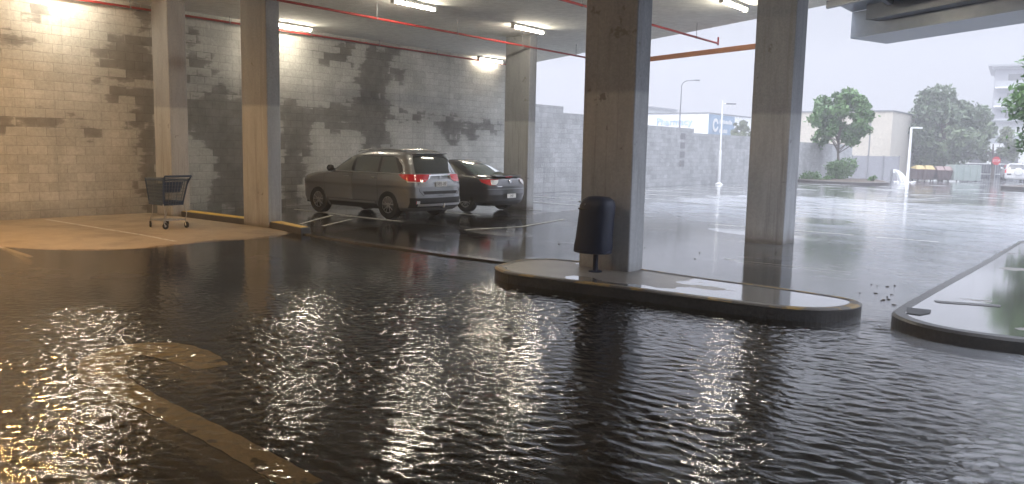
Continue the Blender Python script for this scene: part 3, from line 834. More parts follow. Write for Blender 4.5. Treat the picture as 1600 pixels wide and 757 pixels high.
mb = MB(); mb.lathe([(.012, -.012), (.016, 0), (.012, .012)], 'y', 10, c=(-.155, -.14, .93)); mb.build('lock', M['chrome'], bn)
mb = MB(); mb.lathe([(.012, -.012), (.016, 0), (.012, .012)], 'y', 10, c=(-.05, -.17, .9)); mb.build('lock', M['chrome'], bn)

# ------------------------------------------------------------------ shopping trolley
def trolley():
    M['trolley_blue'] = mat_mottled('blue_trolley_plastic', (.012, .04, .10), (.025, .065, .15), 6, .45, .05)
    M['trolley_wire'] = mat('trolley_wire', (.12, .16, .21), .4, .3)
    t = thing('shopping_trolley', 'blue and grey shopping trolley standing on the dry concrete pad', 'shopping trolley', (-15.35, 8.42, .02), R(4))
    t.scale = (.76, .95, 1.02)
    # local x: long axis (handle at +x), y: width
    zb, zt = .46, .98
    def bx(u, v, z):                 # basket taper: u -1..1 length, v -1..1 width
        k = (z - zb) / (zt - zb)
        x0 = -.42 - .06 * k; x1 = .30 + .16 * k
        w = (.17 + .05 * k) + (.05 + .02 * k) * (u * .5 + .5)
        return Vector((x0 + (x1 - x0) * (u * .5 + .5), v * w, z))
    mb = MB()
    for i in range(21):
        u = -1 + 2 * i / 20
        for v in (-1, 1): mb.tube([bx(u, v, zb), bx(u, v, zt - .02)], .0062, 4)
        mb.tube([bx(u, -1, zb), bx(u, 1, zb)], .0062, 4)
    for i in range(9):
        v = -1 + 2 * i / 8
        for u in (-1, 1): mb.tube([bx(u, v, zb), bx(u, v, zt - .02)], .0062, 4)
        mb.tube([bx(-1, v, zb), bx(1, v, zb)], .0062, 4)
    for k in range(9):
        z = zb + (zt - zb) * k / 8
        mb.tube([bx(-1, -1, z), bx(1, -1, z), bx(1, 1, z), bx(-1, 1, z), bx(-1, -1, z)], .0045, 4)
    mb.build('basket', M['trolley_wire'], t)
    mb = MB()
    for z, r in ((zb + .02, .024), (zb + .06, .022), (zt - .03, .018)):
        mb.tube([bx(-1, -1, z), bx(1, -1, z), bx(1, 1, z), bx(-1, 1, z), bx(-1, -1, z)], r, 6)
    for u in (-1, 1):
        for v in (-1, 1): mb.tube([bx(u, v, zb), bx(u, v, zt)], .016, 6)
    # moulded front panel and child seat flap
    for (u0, u1, z0, z1) in ((-1.02, -1.0, zb, zt - .12),):
        P = [bx(u0, -.96, z0), bx(u0, .96, z0), bx(u0, .96, z1), bx(u0, -.96, z1)]
        Q = [p + Vector((.012, 0, 0)) for p in P]
        mb.add(P + Q, [(0, 1, 2, 3), (7, 6, 5, 4), (0, 4, 5, 1), (1, 5, 6, 2), (2, 6, 7, 3), (3, 7, 4, 0)])
    P = [bx(.6, -.9, zt - .28), bx(.6, .9, zt - .28), bx(.72, .9, zt - .06), bx(.72, -.9, zt - .06)]
    Q = [p + Vector((.012, 0, 0)) for p in P]
    mb.add(P + Q, [(0, 1, 2, 3), (7, 6, 5, 4), (0, 4, 5, 1), (1, 5, 6, 2), (2, 6, 7, 3), (3, 7, 4, 0)])
    mb.build('basket_trim', M['trolley_blue'], t)
    mb = MB(); mb.tube([bx(1, -1.05, zt) + Vector((.10, 0, .05)), bx(1, 1.05, zt) + Vector((.10, 0, .05))], .021, 10)
    for v in (-1, 1): mb.tube([bx(1, v, zt - .1), bx(1, v * 1.05, zt) + Vector((.10, 0, .05))], .017, 8)
    mb.build('handle', M['trolley_blue'], t)
    mb = MB()
    for v in (-1, 1):
        mb.tube([(-.42, v * .17, .15), (.36, v * .25, .17), (.42, v * .25, .30), (.33, v * .24, .48), (.30, v * .23, zb)], .011, 8)
        mb.tube([(-.42, v * .17, .15), (-.30, v * .17, .30), (-.28, v * .17, zb)], .009, 8)
    mb.tube([(-.42, -.17, .15), (-.42, .17, .15)], .011, 8); mb.tube([(.36, -.25, .17), (.36, .25, .17)], .011, 8)
    for i in range(5): mb.tube([(-.4 + .15 * i, -.18 - .02 * i, .155), (-.4 + .15 * i, .18 + .02 * i, .155)], .006, 6)
    mb.build('frame', M['galv'], t)
    for (x, y, a) in ((-.42, .17, 35), (-.42, -.17, -20), (.36, .25, 10), (.36, -.25, 60)):
        w = MB(); c, s = math.cos(R(a)), math.sin(R(a))
        cx, cy = x + .03 * c, y + .03 * s
        ax_ = Vector((-s, c, 0))
        w.tube([Vector((cx, cy, .065)) - ax_ * .016, Vector((cx, cy, .065)) + ax_ * .016], .063, 16)
        wo_ = w.build('wheel', M['tyre'], t)
        f = MB(); f.tube([Vector((x, y, .16)), Vector((x, y, .13)), Vector((cx, cy, .065)) + ax_ * .026], .014, 8)
        f.tube([Vector((x, y, .13)), Vector((cx, cy, .065)) - ax_ * .026], .012, 8)
        f.tube([Vector((cx, cy, .065)) - ax_ * .03, Vector((cx, cy, .065)) + ax_ * .03], .02, 10)
        f.build('fork', M['galv'], wo_)
    return t
trolley()

# ------------------------------------------------------------------ cars
class Car:
    def __init__(s, slices, n=3.4, cr=.42, cf=.75):
        s.z = np.array([a[0] for a in slices]); s.a = np.array([a[1:] for a in slices], float); s.n = n; s.cr = cr; s.cf = cf
    def sl(s, z):
        return [float(np.interp(z, s.z, s.a[:, i])) for i in range(3)]
    def ring(s, z, N=14):
        """right-hand half ring from rear centre to front centre, y>=0"""
        xr, xf, w = s.sl(z); L = xf - xr
        cr = min(s.cr, L * .45); cf = min(s.cf, L * .5)
        e = 2 / s.n; P = []
        for k in range(N + 1):
            t = PI / 2 * k / N; P.append((xr + cr * (1 - math.cos(t) ** e), w * math.sin(t) ** e))
        for k in range(1, 24):
            P.append((xr + cr + (L - cr - cf) * k / 24, w * (1.0 + .0 * k)))
        for k in range(N + 1):
            t = PI / 2 * (1 - k / N); P.append((xf - cf * (1 - math.cos(t) ** e), w * math.sin(t) ** e))
        return np.array(P)
    def at(s, z, arc, off=0.):
        P = s.ring(z, 40); d = np.r_[0, np.cumsum(np.hypot(*np.diff(P, axis=0).T))]
        x = np.interp(arc, d, P[:, 0]); y = np.interp(arc, d, P[:, 1])
        i = min(max(np.searchsorted(d, arc), 1), len(d) - 1)
        t = P[i] - P[i - 1]; t = t / (np.hypot(*t) + 1e-9); nx, ny = -t[1], t[0]
        return Vector((x + nx * off, y + ny * off, z))
    def arc_x(s, z, x):
        P = s.ring(z, 40); d = np.r_[0, np.cumsum(np.hypot(*np.diff(P, axis=0).T))]
        return float(np.interp(x, P[:, 0], d))
    def arc_y(s, z, y):
        P = s.ring(z, 40)[:41]; d = np.r_[0, np.cumsum(np.hypot(*np.diff(P, axis=0).T))]
        return float(np.interp(y, P[:, 1], d))
    def patch(s, mb, rows, off=.006, side=1, n=10, nz=5, thick=.0):
        """rows: (z, a0, a1) in arc length (negative = other side of the rear centre)"""
        zs = [r[0] for r in rows]; vs = []; Z = np.linspace(zs[0], zs[-1], nz + 1)
        for z in Z:
            a0 = np.interp(z, zs, [r[1] for r in rows]); a1 = np.interp(z, zs, [r[2] for r in rows])
            for k in range(n + 1):
                a = a0 + (a1 - a0) * k / n
                p = s.at(z, abs(a), off)
                if a < 0: p.y = -p.y
                p.y *= side; vs.append(p)
        fs = [(j * (n + 1) + i, j * (n + 1) + i + 1, (j + 1) * (n + 1) + i + 1, (j + 1) * (n + 1) + i) for j in range(nz) for i in range(n)]
        if side < 0: fs = [f[::-1] for f in fs]
        mb.add(vs, fs, True)
    def body(s, name, material, parent, wheels, rw, nz=46):
        Z = np.unique(np.round(np.concatenate([np.linspace(s.z[0], s.z[-1], nz), s.z]), 4)); mb = MB(); rows = []
        for z in Z:
            P = s.ring(z); full = [(x, y, z) for x, y in P] + [(x, -y, z) for x, y in P[::-1][1:-1]]
            rows.append(full)
        n = len(rows[0]); vs = sum(rows, [])
        fs = [(j * n + i, j * n + (i + 1) % n, (j + 1) * n + (i + 1) % n, (j + 1) * n + i) for j in range(len(rows) - 1) for i in range(n)]
        fs += [tuple(range(n))[::-1], tuple((len(rows) - 1) * n + k for k in range(n))]
        mb.add(vs, fs, True)
        o = mb.build(name, material, parent, sharp=38)
        # cut the wheel arches
        cut = MB()
        for wx, wy in wheels:
            for sg in (-1, 1):
                y0, y1 = sorted((sg * (wy - .17), sg * (wy + .3)))
                cut.lathe([(rw, y0), (rw, y1)], 'y', 32, c=(wx, 0, rw * .96))
        me = bpy.data.meshes.new('cut'); me.from_pydata(cut.v, [], cut.f)
        bmm = bmesh.new(); bmm.from_mesh(me); bmesh.ops.recalc_face_normals(bmm, faces=bmm.faces); bmm.to_mesh(me); bmm.free()
        me.materials.append(M['black']); co = bpy.data.objects.new('cut', me); COL.objects.link(co)
        md = o.modifiers.new('b', 'BOOLEAN'); md.operation = 'DIFFERENCE'; md.object = co; md.solver = 'EXACT'; md.material_mode = 'TRANSFER'
        bpy.context.view_layer.update()
        dg = bpy.context.evaluated_depsgraph_get()
        nm = bpy.data.meshes.new_from_object(o.evaluated_get(dg))
        o.modifiers.clear(); o.data = nm
        bpy.data.objects.remove(co)
        try: nm.set_sharp_from_angle(angle=R(38))
        except Exception: pass
        return o

def wheel(parent, x, y, r, w=.22, spokes=5, side=1):
    wr = MB(); q = .60
    wr.lathe([(r * q, -w / 2), (r * .93, -w / 2), (r, -w * .36), (r, w * .36), (r * .93, w / 2), (r * q, w / 2), (r * (q - .03), w * .3), (r * (q - .03), -w * .3)], 'y', 32, cap=False)
    root = MB(); root.lathe([(r * .61, -w * .3), (r * .61, w * .08)], 'y', 24) if side > 0 else root.lathe([(r * .61, -w * .08), (r * .61, w * .3)], 'y', 24)
    o = root.build('wheel', M['black'], parent); o.location = (x, y, r)
    wr.build('tyre', M['tyre'], o)
    rm = MB(); yo = side * w * .42
    rm.lathe([(r * .55, yo - side * .03), (r * .59, yo - side * .03), (r * .61, yo), (r * .57, yo + side * .006), (r * .55, yo)], 'y', 32, cap=False)
    rm.lathe([(r * .13, yo - .03 * side), (r * .13, yo - .004 * side), (r * .05, yo)], 'y', 16)
    for k in range(spokes):
        a = 2 * PI * k / spokes + .3
        for da in (-.26, .26):
            p0 = Vector((r * .10 * math.cos(a), yo - .015 * side, r * .10 * math.sin(a)))
            p1 = Vector((r * .57 * math.cos(a + da), yo - .005 * side, r * .57 * math.sin(a + da)))
            rm.tube([p0, (p0 + p1) / 2, p1], [.014, .011, .012], 6)
    rm.build('rim', M['alloy'], o)
    return o

def text_obj(txt, size, material, parent, name='lettering', loc=(0, 0, 0), rot=(0, 0, 0), extrude=.002, align='CENTER', sx=1.):
    cu = bpy.data.curves.new(name, 'FONT'); cu.body = txt; cu.size = size; cu.extrude = extrude
    cu.align_x = align; cu.align_y = 'CENTER'; cu.materials.append(material)
    tmp = bpy.data.objects.new(name + '_src', cu); COL.objects.link(tmp)
    bpy.context.view_layer.update()
    me = bpy.data.meshes.new_from_object(tmp.evaluated_get(bpy.context.evaluated_depsgraph_get()))
    bpy.data.objects.remove(tmp)
    o = bpy.data.objects.new(name, me); COL.objects.link(o); o.parent = parent
    if not me.materials: me.materials.append(material)
    o.location = loc; o.rotation_euler = rot; o.scale = (sx, 1, 1)
    return o

def suv(label, loc, rz, paint, spare=False, plate='385 8E', name='parked_car', grp=None):
    S = [(.22, .14, 4.30, .78), (.30, .05, 4.42, .855), (.42, .0, 4.46, .885), (.58, .0, 4.47, .884), (.74, .01, 4.47, .892), (.80, .015, 4.465, .904), (.86, .03, 4.45, .903), (.93, .05, 4.38, .90), (.985, .07, 4.22, .89), (1.035, .08, 3.98, .88), (1.075, .085, 3.62, .868),
         (1.105, .095, 3.40, .86), (1.13, .11, 3.30, .85), (1.30, .20, 3.02, .80), (1.45, .29, 2.74, .752), (1.54, .38, 2.50, .71), (1.60, .46, 2.22, .655), (1.64, .62, 1.95, .56), (1.665, .95, 1.6, .38)]
    c = Car(S, cf=1.0)
    t = thing(name, label, 'car', loc, rz, grp)
    xrw, xfw, yw, rw = .93, 3.53, .79, .345
    c.body('body', paint, t, [(xrw, yw), (xfw, yw)], rw + .105)
    under = MB(); under.box(.25, 4.2, -.72, .72, .24, .5); under.build('underbody', M['black'], t)
    for x in (xrw, xfw):
        for s in (1, -1): wheel(t, x, s * yw, rw, side=s)
    for s in (1, -1):
        # dark window band, then separate panes proud of it
        b = MB(); rows = []
        for z, x0, x1 in ((1.12, .46, 3.28), (1.2, .44, 3.13), (1.35, .56, 2.86), (1.47, .74, 2.62), (1.515, .92, 2.46)):
            rows.append((z, c.arc_x(z, x0), c.arc_x(z, x1)))
        c.patch(b, rows, .004, s, 30, 8); wb_ = b.build('window_frame', M['black'], t, fixn=False)
        for (f0, f1) in (((2.26, 2.26), (3.18, 2.50)), ((1.32, 1.32), (2.16, 2.16)), ((.56, .82), (1.24, 1.24))):
            g_ = MB(); rows = []
            for z in (1.125, 1.25, 1.38, 1.49):
                k = (z - 1.125) / .365
                rows.append((z, c.arc_x(z, f0[0] + (f0[1] - f0[0]) * k), c.arc_x(z, f1[0] + (f1[1] - f1[0]) * k)))
            c.patch(g_, rows, .009, s, 8, 5); g_.build('side_window', M['side_glass'], t, fixn=False)
        ch = MB(); pts = [c.at(1.10, c.arc_x(1.10, x), .010) for x in np.linspace(3.30, .52, 24)] + [c.at(z, c.arc_x(z, x), .010) for z, x in ((1.16, .44), (1.3, .50), (1.42, .66))]
        pts = [Vector((p.x, p.y * s, p.z)) for p in pts]; ch.tube(pts, .013, 6); ch.build('chrome_strip', M['alloy'], t)
        sl = MB(); c.patch(sl, [(.36, c.arc_x(.36, 1.38), c.arc_x(.36, 3.1)), (.40, c.arc_x(.4, 1.38), c.arc_x(.4, 3.1))], .02, s, 8, 2); sl.build('sill_strip', M['alloy'], t, fixn=False)
        bl = MB(); c.patch(bl, [(.225, c.arc_x(.225, 1.33), c.arc_x(.225, 3.12)), (.34, c.arc_x(.34, 1.33), c.arc_x(.34, 3.12))], .014, s, 8, 2); bl.build('sill_cladding', M['black'], t, fixn=False)
        for xh in (2.42, 1.42):
            h = MB(); p = c.at(.99, c.arc_x(.99, xh), .028)
            h.tube([(p.x - .1, p.y * s - .02 * s, .985), (p.x - .08, p.y * s, .985), (p.x + .06, p.y * s, .985), (p.x + .08, p.y * s - .02 * s, .985)], .014, 6); h.build('door_handle', M['chrome'], t)
        for xg in (3.28, 2.21, 1.30):           # door gaps
            gp = MB()
            for z0, z1 in ((.42, 1.09),):
                gp.tube([(lambda q: (q.x, q.y * s, q.z))(c.at(z, c.arc_x(z, xg + (0 if xg > 1.5 else .0)), .000)) for z in np.linspace(z0, z1, 10)], .004, 4)
            gp.build('door_gap', M['black'], t)
        mr = MB(); p = c.at(1.14, c.arc_x(1.14, 3.0), .0)
        mr.tube([(p.x, (p.y - .02) * s, 1.13), (p.x + .01, (p.y + .08) * s, 1.15)], .025, 8)
        mr.lathe([(.02, .085), (.085, .10), (.10, .16), (.095, .22), (.05, .26)], 'y', 14, c=(0, 0, 0))
        k = len(mr.v) - 70
        mr.v[k:] = [(p.x + .02 + v[0] * .7, (p.y + v[1] - .02) * s, 1.17 + v[2] * .85) for v in mr.v[k:]]
        mr.build('mirror', paint if spare else M['black'], t)
        rr = MB(); rr.tube([(3.0 - .4 - i * .2 if False else x, s * .575, z) for i, (x, z) in enumerate(((2.32, 1.585), (2.2, 1.63), (1.8, 1.672), (1.2, 1.675), (.8, 1.65), (.62, 1.60)))], .016, 6)
        rr.build('roof_rail', M['chrome'], t)
        if not spare:
            tl = MB(); rows = []
            for z, ay, x1 in ((.92, .50, .22), (.985, .40, .40), (1.04, .31, .50), (1.095, .29, .58)):
                rows.append((z, c.arc_y(z, ay), c.arc_x(z, x1)))
            c.patch(tl, rows, .014, s, 18, 5); tl.build('tail_light', M['red_lens'], t, fixn=False)
            tw = MB(); c.patch(tw, [(.905, c.arc_y(.905, .60), c.arc_x(.905, .26)), (.93, c.arc_y(.93, .58), c.arc_x(.93, .30))], .013, s, 10, 2); tw.build('indicator_lens', M['clear_lens'], t, fixn=False)
        else:
            tl = MB(); rows = [(z, c.arc_y(z, .76), c.arc_x(z, .30)) for z in (.80, 1.0, 1.22)]
            c.patch(tl, rows, .014, s, 10, 5); tl.build('tail_light', M['red_lens'], t, fixn=False)
        rf = MB(); c.patch(rf, [(.40, c.arc_y(.40, .76), c.arc_x(.40, .10)), (.50, c.arc_y(.50, .76), c.arc_x(.50, .10))], .022, s, 5, 2); rf.build('reflector', M['red_lens'], t, fixn=False)
        if not spare:
            fl = MB(); c.patch(fl, [(.40, c.arc_y(.40, .68), c.arc_y(.40, .75)), (.47, c.arc_y(.47, .68), c.arc_y(.47, .75))], .023, s, 5, 2); fl.build('fog_lens', M['clear_lens'], t, fixn=False)
    rg = MB(); rows = []
    for z, y in ((1.12, .70), (1.2, .69), (1.35, .65), (1.47, .60), (1.52, .55)):
        a = c.arc_y(z, y); rows.append((z, -a, a))
    c.patch(rg, rows, .008, 1, 24, 7); rg.build('rear_window', M['glass'], t, fixn=False)
    sp = MB(); sp.obox((.40, 0, 1.575), (1, 0, -.2), (0, 1, 0), (.2, 0, 1), .07, .55, .012); sp.build('spoiler', paint, t, bevel=.012)
    bmx = MB(); a = c.arc_y(.42, .86); c.patch(bmx, [(.30, -a, a), (.54, -a, a)], .012, 1, 30, 4); bmx.build('rear_bumper', M['black'] if not spare else paint, t, fixn=False)
    if not spare:
        st = MB(); a = c.arc_y(.34, .72); c.patch(st, [(.345, -a, a), (.40, -a, a)], .035, 1, 24, 2); st.build('skid_plate', M['alloy'], t, fixn=False)
        gp = MB(); a = c.arc_y(.6, .66); gp.tube([c.at(z, abs(q), .003) * 1 if q >= 0 else Vector((c.at(z, -q, .003).x, -c.at(z, -q, .003).y, z)) for q, z in [(c.arc_y(.9, .70), .90), (c.arc_y(.7, .68), .70), (c.arc_y(.6, .6), .61), (0., .595), (-c.arc_y(.6, .6), .61), (-c.arc_y(.7, .68), .70), (-c.arc_y(.9, .70), .90)]], .006, 4)
        gp.build('tailgate_gap', M['black'], t)
        gs = MB(); a = c.arc_y(.63, .60); c.patch(gs, [(.625, -a * .93, a * .93), (.70, -a, a)], .004, 1, 20, 2); gs.build('tailgate_panel', M['black'], t, fixn=False)
        cb = MB()
        a = c.arc_y(1.07, .36); c.patch(cb, [(1.055, -a, a), (1.085, -a, a)], .026, 1, 16, 2)
        for sg in (1, -1):
            a0, a1 = c.arc_y(.98, .37), c.arc_y(1.07, .33)
            c.patch(cb, [(.985, a0, a0 + .035), (1.07, a1 - .03, a1 + .03)], .026, sg, 3, 3)
        cb.build('garnish', M['chrome'], t, fixn=False)
        em = MB()
        for (dy, dz) in ((0, .022), (-.02, -.012), (.02, -.012)):
            em.add([(.045, dy, 1.02 + dz + .02), (.045, dy + .014, 1.02 + dz), (.045, dy, 1.02 + dz - .02), (.045, dy - .014, 1.02 + dz)], [(0, 1, 2, 3)])
        eo = em.build('emblem', M['chrome'], t); 
        mo = eo.modifiers.new('s', 'SOLIDIFY'); mo.thickness = .01
        pl = MB(); pl.box(-.006, .0, -.19, .19, -.06, .06); po = pl.build('number_plate', M['plate'], t, bevel=.003); po.location = (.0, 0, .865)
        text_obj(plate, .125, M['ink'], po, loc=(-.008, 0, 0), rot=(R(90), 0, R(-90)))
        tb = MB(); tb.tube([(.1, 0, .30), (-.08, 0, .30), (-.10, 0, .38)], .02, 8); tb.lathe([(.01, .36), (.026, .375), (.026, .395), (.01, .41)], c=(-.10, 0, 0), n=12); tb.build('tow_bar', M['chrome'], t)
    else:
        sw = MB(); sw.lathe([(.10, -.17), (.30, -.165), (.345, -.12), (.35, -.02), (.33, .02)], 'x', 28, c=(-.0, -.12, .93)); so = sw.build('spare_wheel_cover', paint, t)
        pl = MB(); pl.box(-.012, -.002, .40, .74, .62, .74); pl.build('number_plate', M['black'], t)
    return t

def sedan(label, loc, rz, paint):
    S = [(.20, .16, 4.28, .76), (.30, .05, 4.38, .85), (.50, .0, 4.42, .875), (.72, .02, 4.42, .88), (.82, .05, 4.36, .875), (.90, .08, 4.10, .86), (.95, .12, 3.65, .845), (.985, .22, 3.20, .83),
         (1.005, .62, 3.10, .80), (1.12, .86, 2.86, .75), (1.25, 1.12, 2.55, .695), (1.34, 1.36, 2.30, .64), (1.39, 1.56, 2.08, .56), (1.41, 1.72, 1.9, .36)]
    c = Car(S, 3.0, .46, .75)
    t = thing('parked_car', label, 'car', loc, rz)
    xrw, xfw, yw, rw = .92, 3.48, .765, .325
    c.body('body', paint, t, [(xrw, yw), (xfw, yw)], rw + .05)
    under = MB(); under.box(.3, 4.1, -.7, .7, .2, .45); under.build('underbody', M['black'], t)
    for x in (xrw, xfw):
        for s in (1, -1): wheel(t, x, s * yw, rw, .2, 7, s)
    for s in (1, -1):
        b = MB(); rows = []
        for z, x0, x1 in ((1.015, .95, 3.02), (1.12, 1.12, 2.80), (1.22, 1.32, 2.56), (1.30, 1.55, 2.36)):
            rows.append((z, c.arc_x(z, x0), c.arc_x(z, x1)))
        c.patch(b, rows, .004, s, 24, 6); b.build('window_frame', M['black'], t, fixn=False)
        for (f0, f1) in (((2.10, 2.10), (2.94, 2.42)), ((1.22, 1.55), (2.02, 2.02))):
            g_ = MB(); rows = []
            for z in (1.03, 1.12, 1.2, 1.285):
                k = (z - 1.03) / .255
                rows.append((z, c.arc_x(z, f0[0] + (f0[1] - f0[0]) * k), c.arc_x(z, f1[0] + (f1[1] - f1[0]) * k)))
            c.patch(g_, rows, .009, s, 8, 5); g_.build('side_window', M['side_glass'], t, fixn=False)
        tl = MB(); rows = [(z, c.arc_y(z, ay), c.arc_x(z, x1)) for z, ay, x1 in ((.76, .60, .16), (.83, .50, .34), (.91, .46, .42))]
        c.patch(tl, rows, .012, s, 14, 4); lt = tl.build('tail_light', M['red_lens'], t, fixn=False)
        cl_ = MB(); rows = [(z, c.arc_y(z, a0), c.arc_y(z, a1)) for z, a0, a1 in ((.77, .58, .70), (.83, .49, .70), (.90, .46, .69))]
        c.patch(cl_, rows, .020, s, 8, 3); cl_.build('lens', M['clear_lens'], lt, fixn=False)
        for xh in (2.25, 1.38):
            h = MB(); p = c.at(.90, c.arc_x(.90, xh), .024)
            h.tube([(p.x - .08, (p.y - .02) * s, .89), (p.x - .06, p.y * s, .89), (p.x + .05, p.y * s, .89), (p.x + .07, (p.y - .02) * s, .89)], .012, 6); h.build('door_handle', paint, t)
        mr = MB(); p = c.at(1.02, c.arc_x(1.02, 2.85), .0)
        mr.tube([(p.x, (p.y - .03) * s, 1.02), (p.x, (p.y + .06) * s, 1.04), (p.x, (p.y + .14) * s, 1.05)], [.03, .07, .05], 10); mr.build('mirror', paint, t)
        gp = MB(); gp.tube([(lambda q: (q.x, q.y * s, q.z))(c.at(z, c.arc_x(z, 2.06), .000)) for z in np.linspace(.35, 1.0, 10)], .004, 4); gp.build('door_gap', M['black'], t)
    rg = MB(); rows = []
    for z, y in ((1.012, .66), (1.12, .62), (1.25, .56), (1.34, .50), (1.375, .44)):
        a = c.arc_y(z, y); rows.append((z, -a, a))
    c.patch(rg, rows, .008, 1, 20, 8); rg.build('rear_window', mat('rear_glass', (.10, .13, .12), .05, 0, .8, 1.), t, fixn=False)
    sp = MB(); sp.obox((.20, 0, 1.005), (1, 0, .1), (0, 1, 0), (0, 0, 1), .11, .55, .014); sp.build('spoiler', paint, t, bevel=.01)
    bl = MB(); bl.box(.075, .10, -.14, .14, .965, .982); bl.build('brake_light', M['red_lens'], t)
    em = MB(); em.lathe([(.045, -.012), (.05, 0), (.03, .012)], 'x', 16, c=(.045, 0, .86)); em.build('emblem', M['chrome'], t)
    bg = MB(); bg.box(.012, .03, .38, .58, .715, .735); bg.build('badge', M['chrome'], t)
    cr = MB(); a = c.arc_y(.66, .80); c.patch(cr, [(.645, -a, a), (.665, -a, a)], .014, 1, 24, 2); cr.build('bumper_crease', M['grey_steel'], t, fixn=False)
    rc = MB(); a = c.arc_y(.5, .33); c.patch(rc, [(.40, -a, a), (.53, -a, a)], .008, 1, 12, 2); rc.build('plate_recess', M['black'], t, fixn=False)
    pl = MB(); pl.box(-.008, 0, -.19, .19, -.058, .058); po = pl.build('number_plate', M['plate'], t, bevel=.003); po.location = (-.012, 0, .465)
    text_obj('147', .10, M['ink'], po, loc=(-.010, 0, 0), rot=(R(90), 0, R(-90)))
    lb = MB(); a = c.arc_y(.28, .80); c.patch(lb, [(.22, -a, a), (.33, -a, a)], .010, 1, 24, 2); lb.build('rear_valance', M['black'], t, fixn=False)
    return t

suv('bronze grey four wheel drive parked nose in to the block wall, tow bar showing', (-13.22, 14.22, .0), PI, M['car_grey'])
sedan('charcoal sedan parked between the grey four wheel drive and the farthest pillar', (-13.45, 17.25, .0), PI, M['car_dark'])
suv('small white four wheel drive with spare wheel cover far across the car park', (-8.7, 85.6, gz(-8.7, 85)), R(90 + 12), M['car_white'], True)

# ------------------------------------------------------------------ trees and plants
def leaf_mesh(name, centers, radii, count, size, material, parent, seed, squash=.8):
    rs = np.random.RandomState(seed)
    C = np.array(centers, float); r = np.array(radii, float)
    p = r ** 2; p = p / p.sum()
    idx = rs.choice(len(C), count, p=p)
    d = rs.normal(size=(count, 3)); d /= np.linalg.norm(d, axis=1)[:, None]
    rad = r[idx] * rs.uniform(.35, 1.0, count) ** .6 * (1 + .12 * rs.normal(size=count))
    P = C[idx] + d * rad[:, None] * np.array([1, 1, squash])
    a = rs.normal(size=(count, 3)); a /= np.linalg.norm(a, axis=1)[:, None]
    b = np.cross(a, rs.normal(size=(count, 3))); b /= np.linalg.norm(b, axis=1)[:, None]
    cc = C.mean(0); od = P - cc; ln = np.linalg.norm(od, axis=1)[:, None]; od /= ln + 1e-6
    far = np.abs(rs.normal(size=(count, 1))) ** 1.5 * (rs.uniform(size=(count, 1)) < .22)
    P = P + od * far * ln.max() * .03 + np.array([0, 0, -.25]) * far * ln.max() * .06
    s = size * rs.uniform(.6, 1.3, count)[:, None]
    V = np.stack([P - a * s, P + b * s * .45 , P + a * s, P - b * s * .45], 1).reshape(-1, 3)
    me = bpy.data.meshes.new(name)
    me.vertices.add(len(V)); me.vertices.foreach_set('co', V.astype(np.float32).ravel())
    me.loops.add(len(V)); me.loops.foreach_set('vertex_index', np.arange(len(V), dtype=np.int32))
    me.polygons.add(count); me.polygons.foreach_set('loop_start', np.arange(0, len(V), 4, dtype=np.int32))
    me.update(calc_edges=True)
    tone = rs.uniform(0, 1, len(C))[idx] * .6 + rs.uniform(0, .4, count)
    at = me.attributes.new('tone', 'FLOAT', 'POINT'); at.data.foreach_set('value', np.repeat(tone, 4).astype(np.float32))
    me.materials.append(material)
    o = bpy.data.objects.new(name, me); COL.objects.link(o); o.parent = parent
    return o
def tree(label, loc, h, trunk_h, rx, material, seed, leaves=9000, size=.13, nclump=40, trunk_r=.12, lowest=None, cat='tree', group=None):
    rnd = random.Random(seed)
    t = thing('tree', label, cat, loc, 0, group)
    low = trunk_h if lowest is None else lowest
    cen = []; rad = []
    hc = (h + low) / 2; hz = (h - low) / 2
    for i in range(nclump):
        while True:
            x, y, z = [rnd.uniform(-1, 1) for _ in range(3)]
            q = x * x + y * y + z * z
            if .12 < q < 1 and rnd.random() < .35 + q: break
        k = 1 - .25 * max(0, z)
        cen.append((x * rx * k * .84, y * rx * k * .84, hc + z * hz * .86)); rad.append(rnd.uniform(.09, .24) * rx * 1.15)
    mb = MB()
    top = (rnd.uniform(-.2, .2), rnd.uniform(-.2, .2), hc)
    mb.tube([(0, 0, -.2), (.03, .02, trunk_h * .5), (top[0] * .4, top[1] * .4, trunk_h), top], [trunk_r * 1.25, trunk_r, trunk_r * .8, trunk_r * .35], 8)
    mb.build('trunk', M['bark'], t)
    lb = MB()
    for c in cen[::2]:
        s = Vector((0, 0, trunk_h * .9)).lerp(Vector(top), rnd.uniform(0, .7)); e = Vector(c)
        m = s.lerp(e, .5) + Vector((0, 0, -.08 * (e - s).length))
        lb.tube([s, m, e], [trunk_r * .38, trunk_r * .22, trunk_r * .07], 5)
    lb.build('limbs', M['bark'], t)
    leaf_mesh('crown', cen, rad, leaves, size, material, t, seed)
    return t
def shrub(label, loc, w, h, material, seed, leaves=1200, size=.09, cat='shrub', group=None):
    rnd = random.Random(seed); t = thing('shrub', label, cat, loc, 0, group)
    cen = [(rnd.uniform(-.6, .6) * w / 2, rnd.uniform(-.6, .6) * w / 2, rnd.uniform(.2, .8) * h) for _ in range(9)]
    mb = MB()
    for c in cen: mb.tube([(c[0] * .15, c[1] * .15, -.05), c], [.02, .008], 5)
    mb.build('stem', M['bark'], t)
    leaf_mesh('foliage', cen, [w * .27] * 9, leaves, size, material, t, seed)
    return t
tree('small leafy tree with open crown in the garden bed beyond the rainwater pillar', (-17.4, 61.2, gz(-17, 61) + .1), 6.9, 2.1, 2.45, M['leaf'], 4, 9000, .17, 62, .10)
tree('big round pale green tree standing behind the rubbish skips', (-15.6, 89.8, -.4), 9.3, 2.2, 4.6, M['leaf_dark'], 8, 22000, .26, 120, .25, .6)
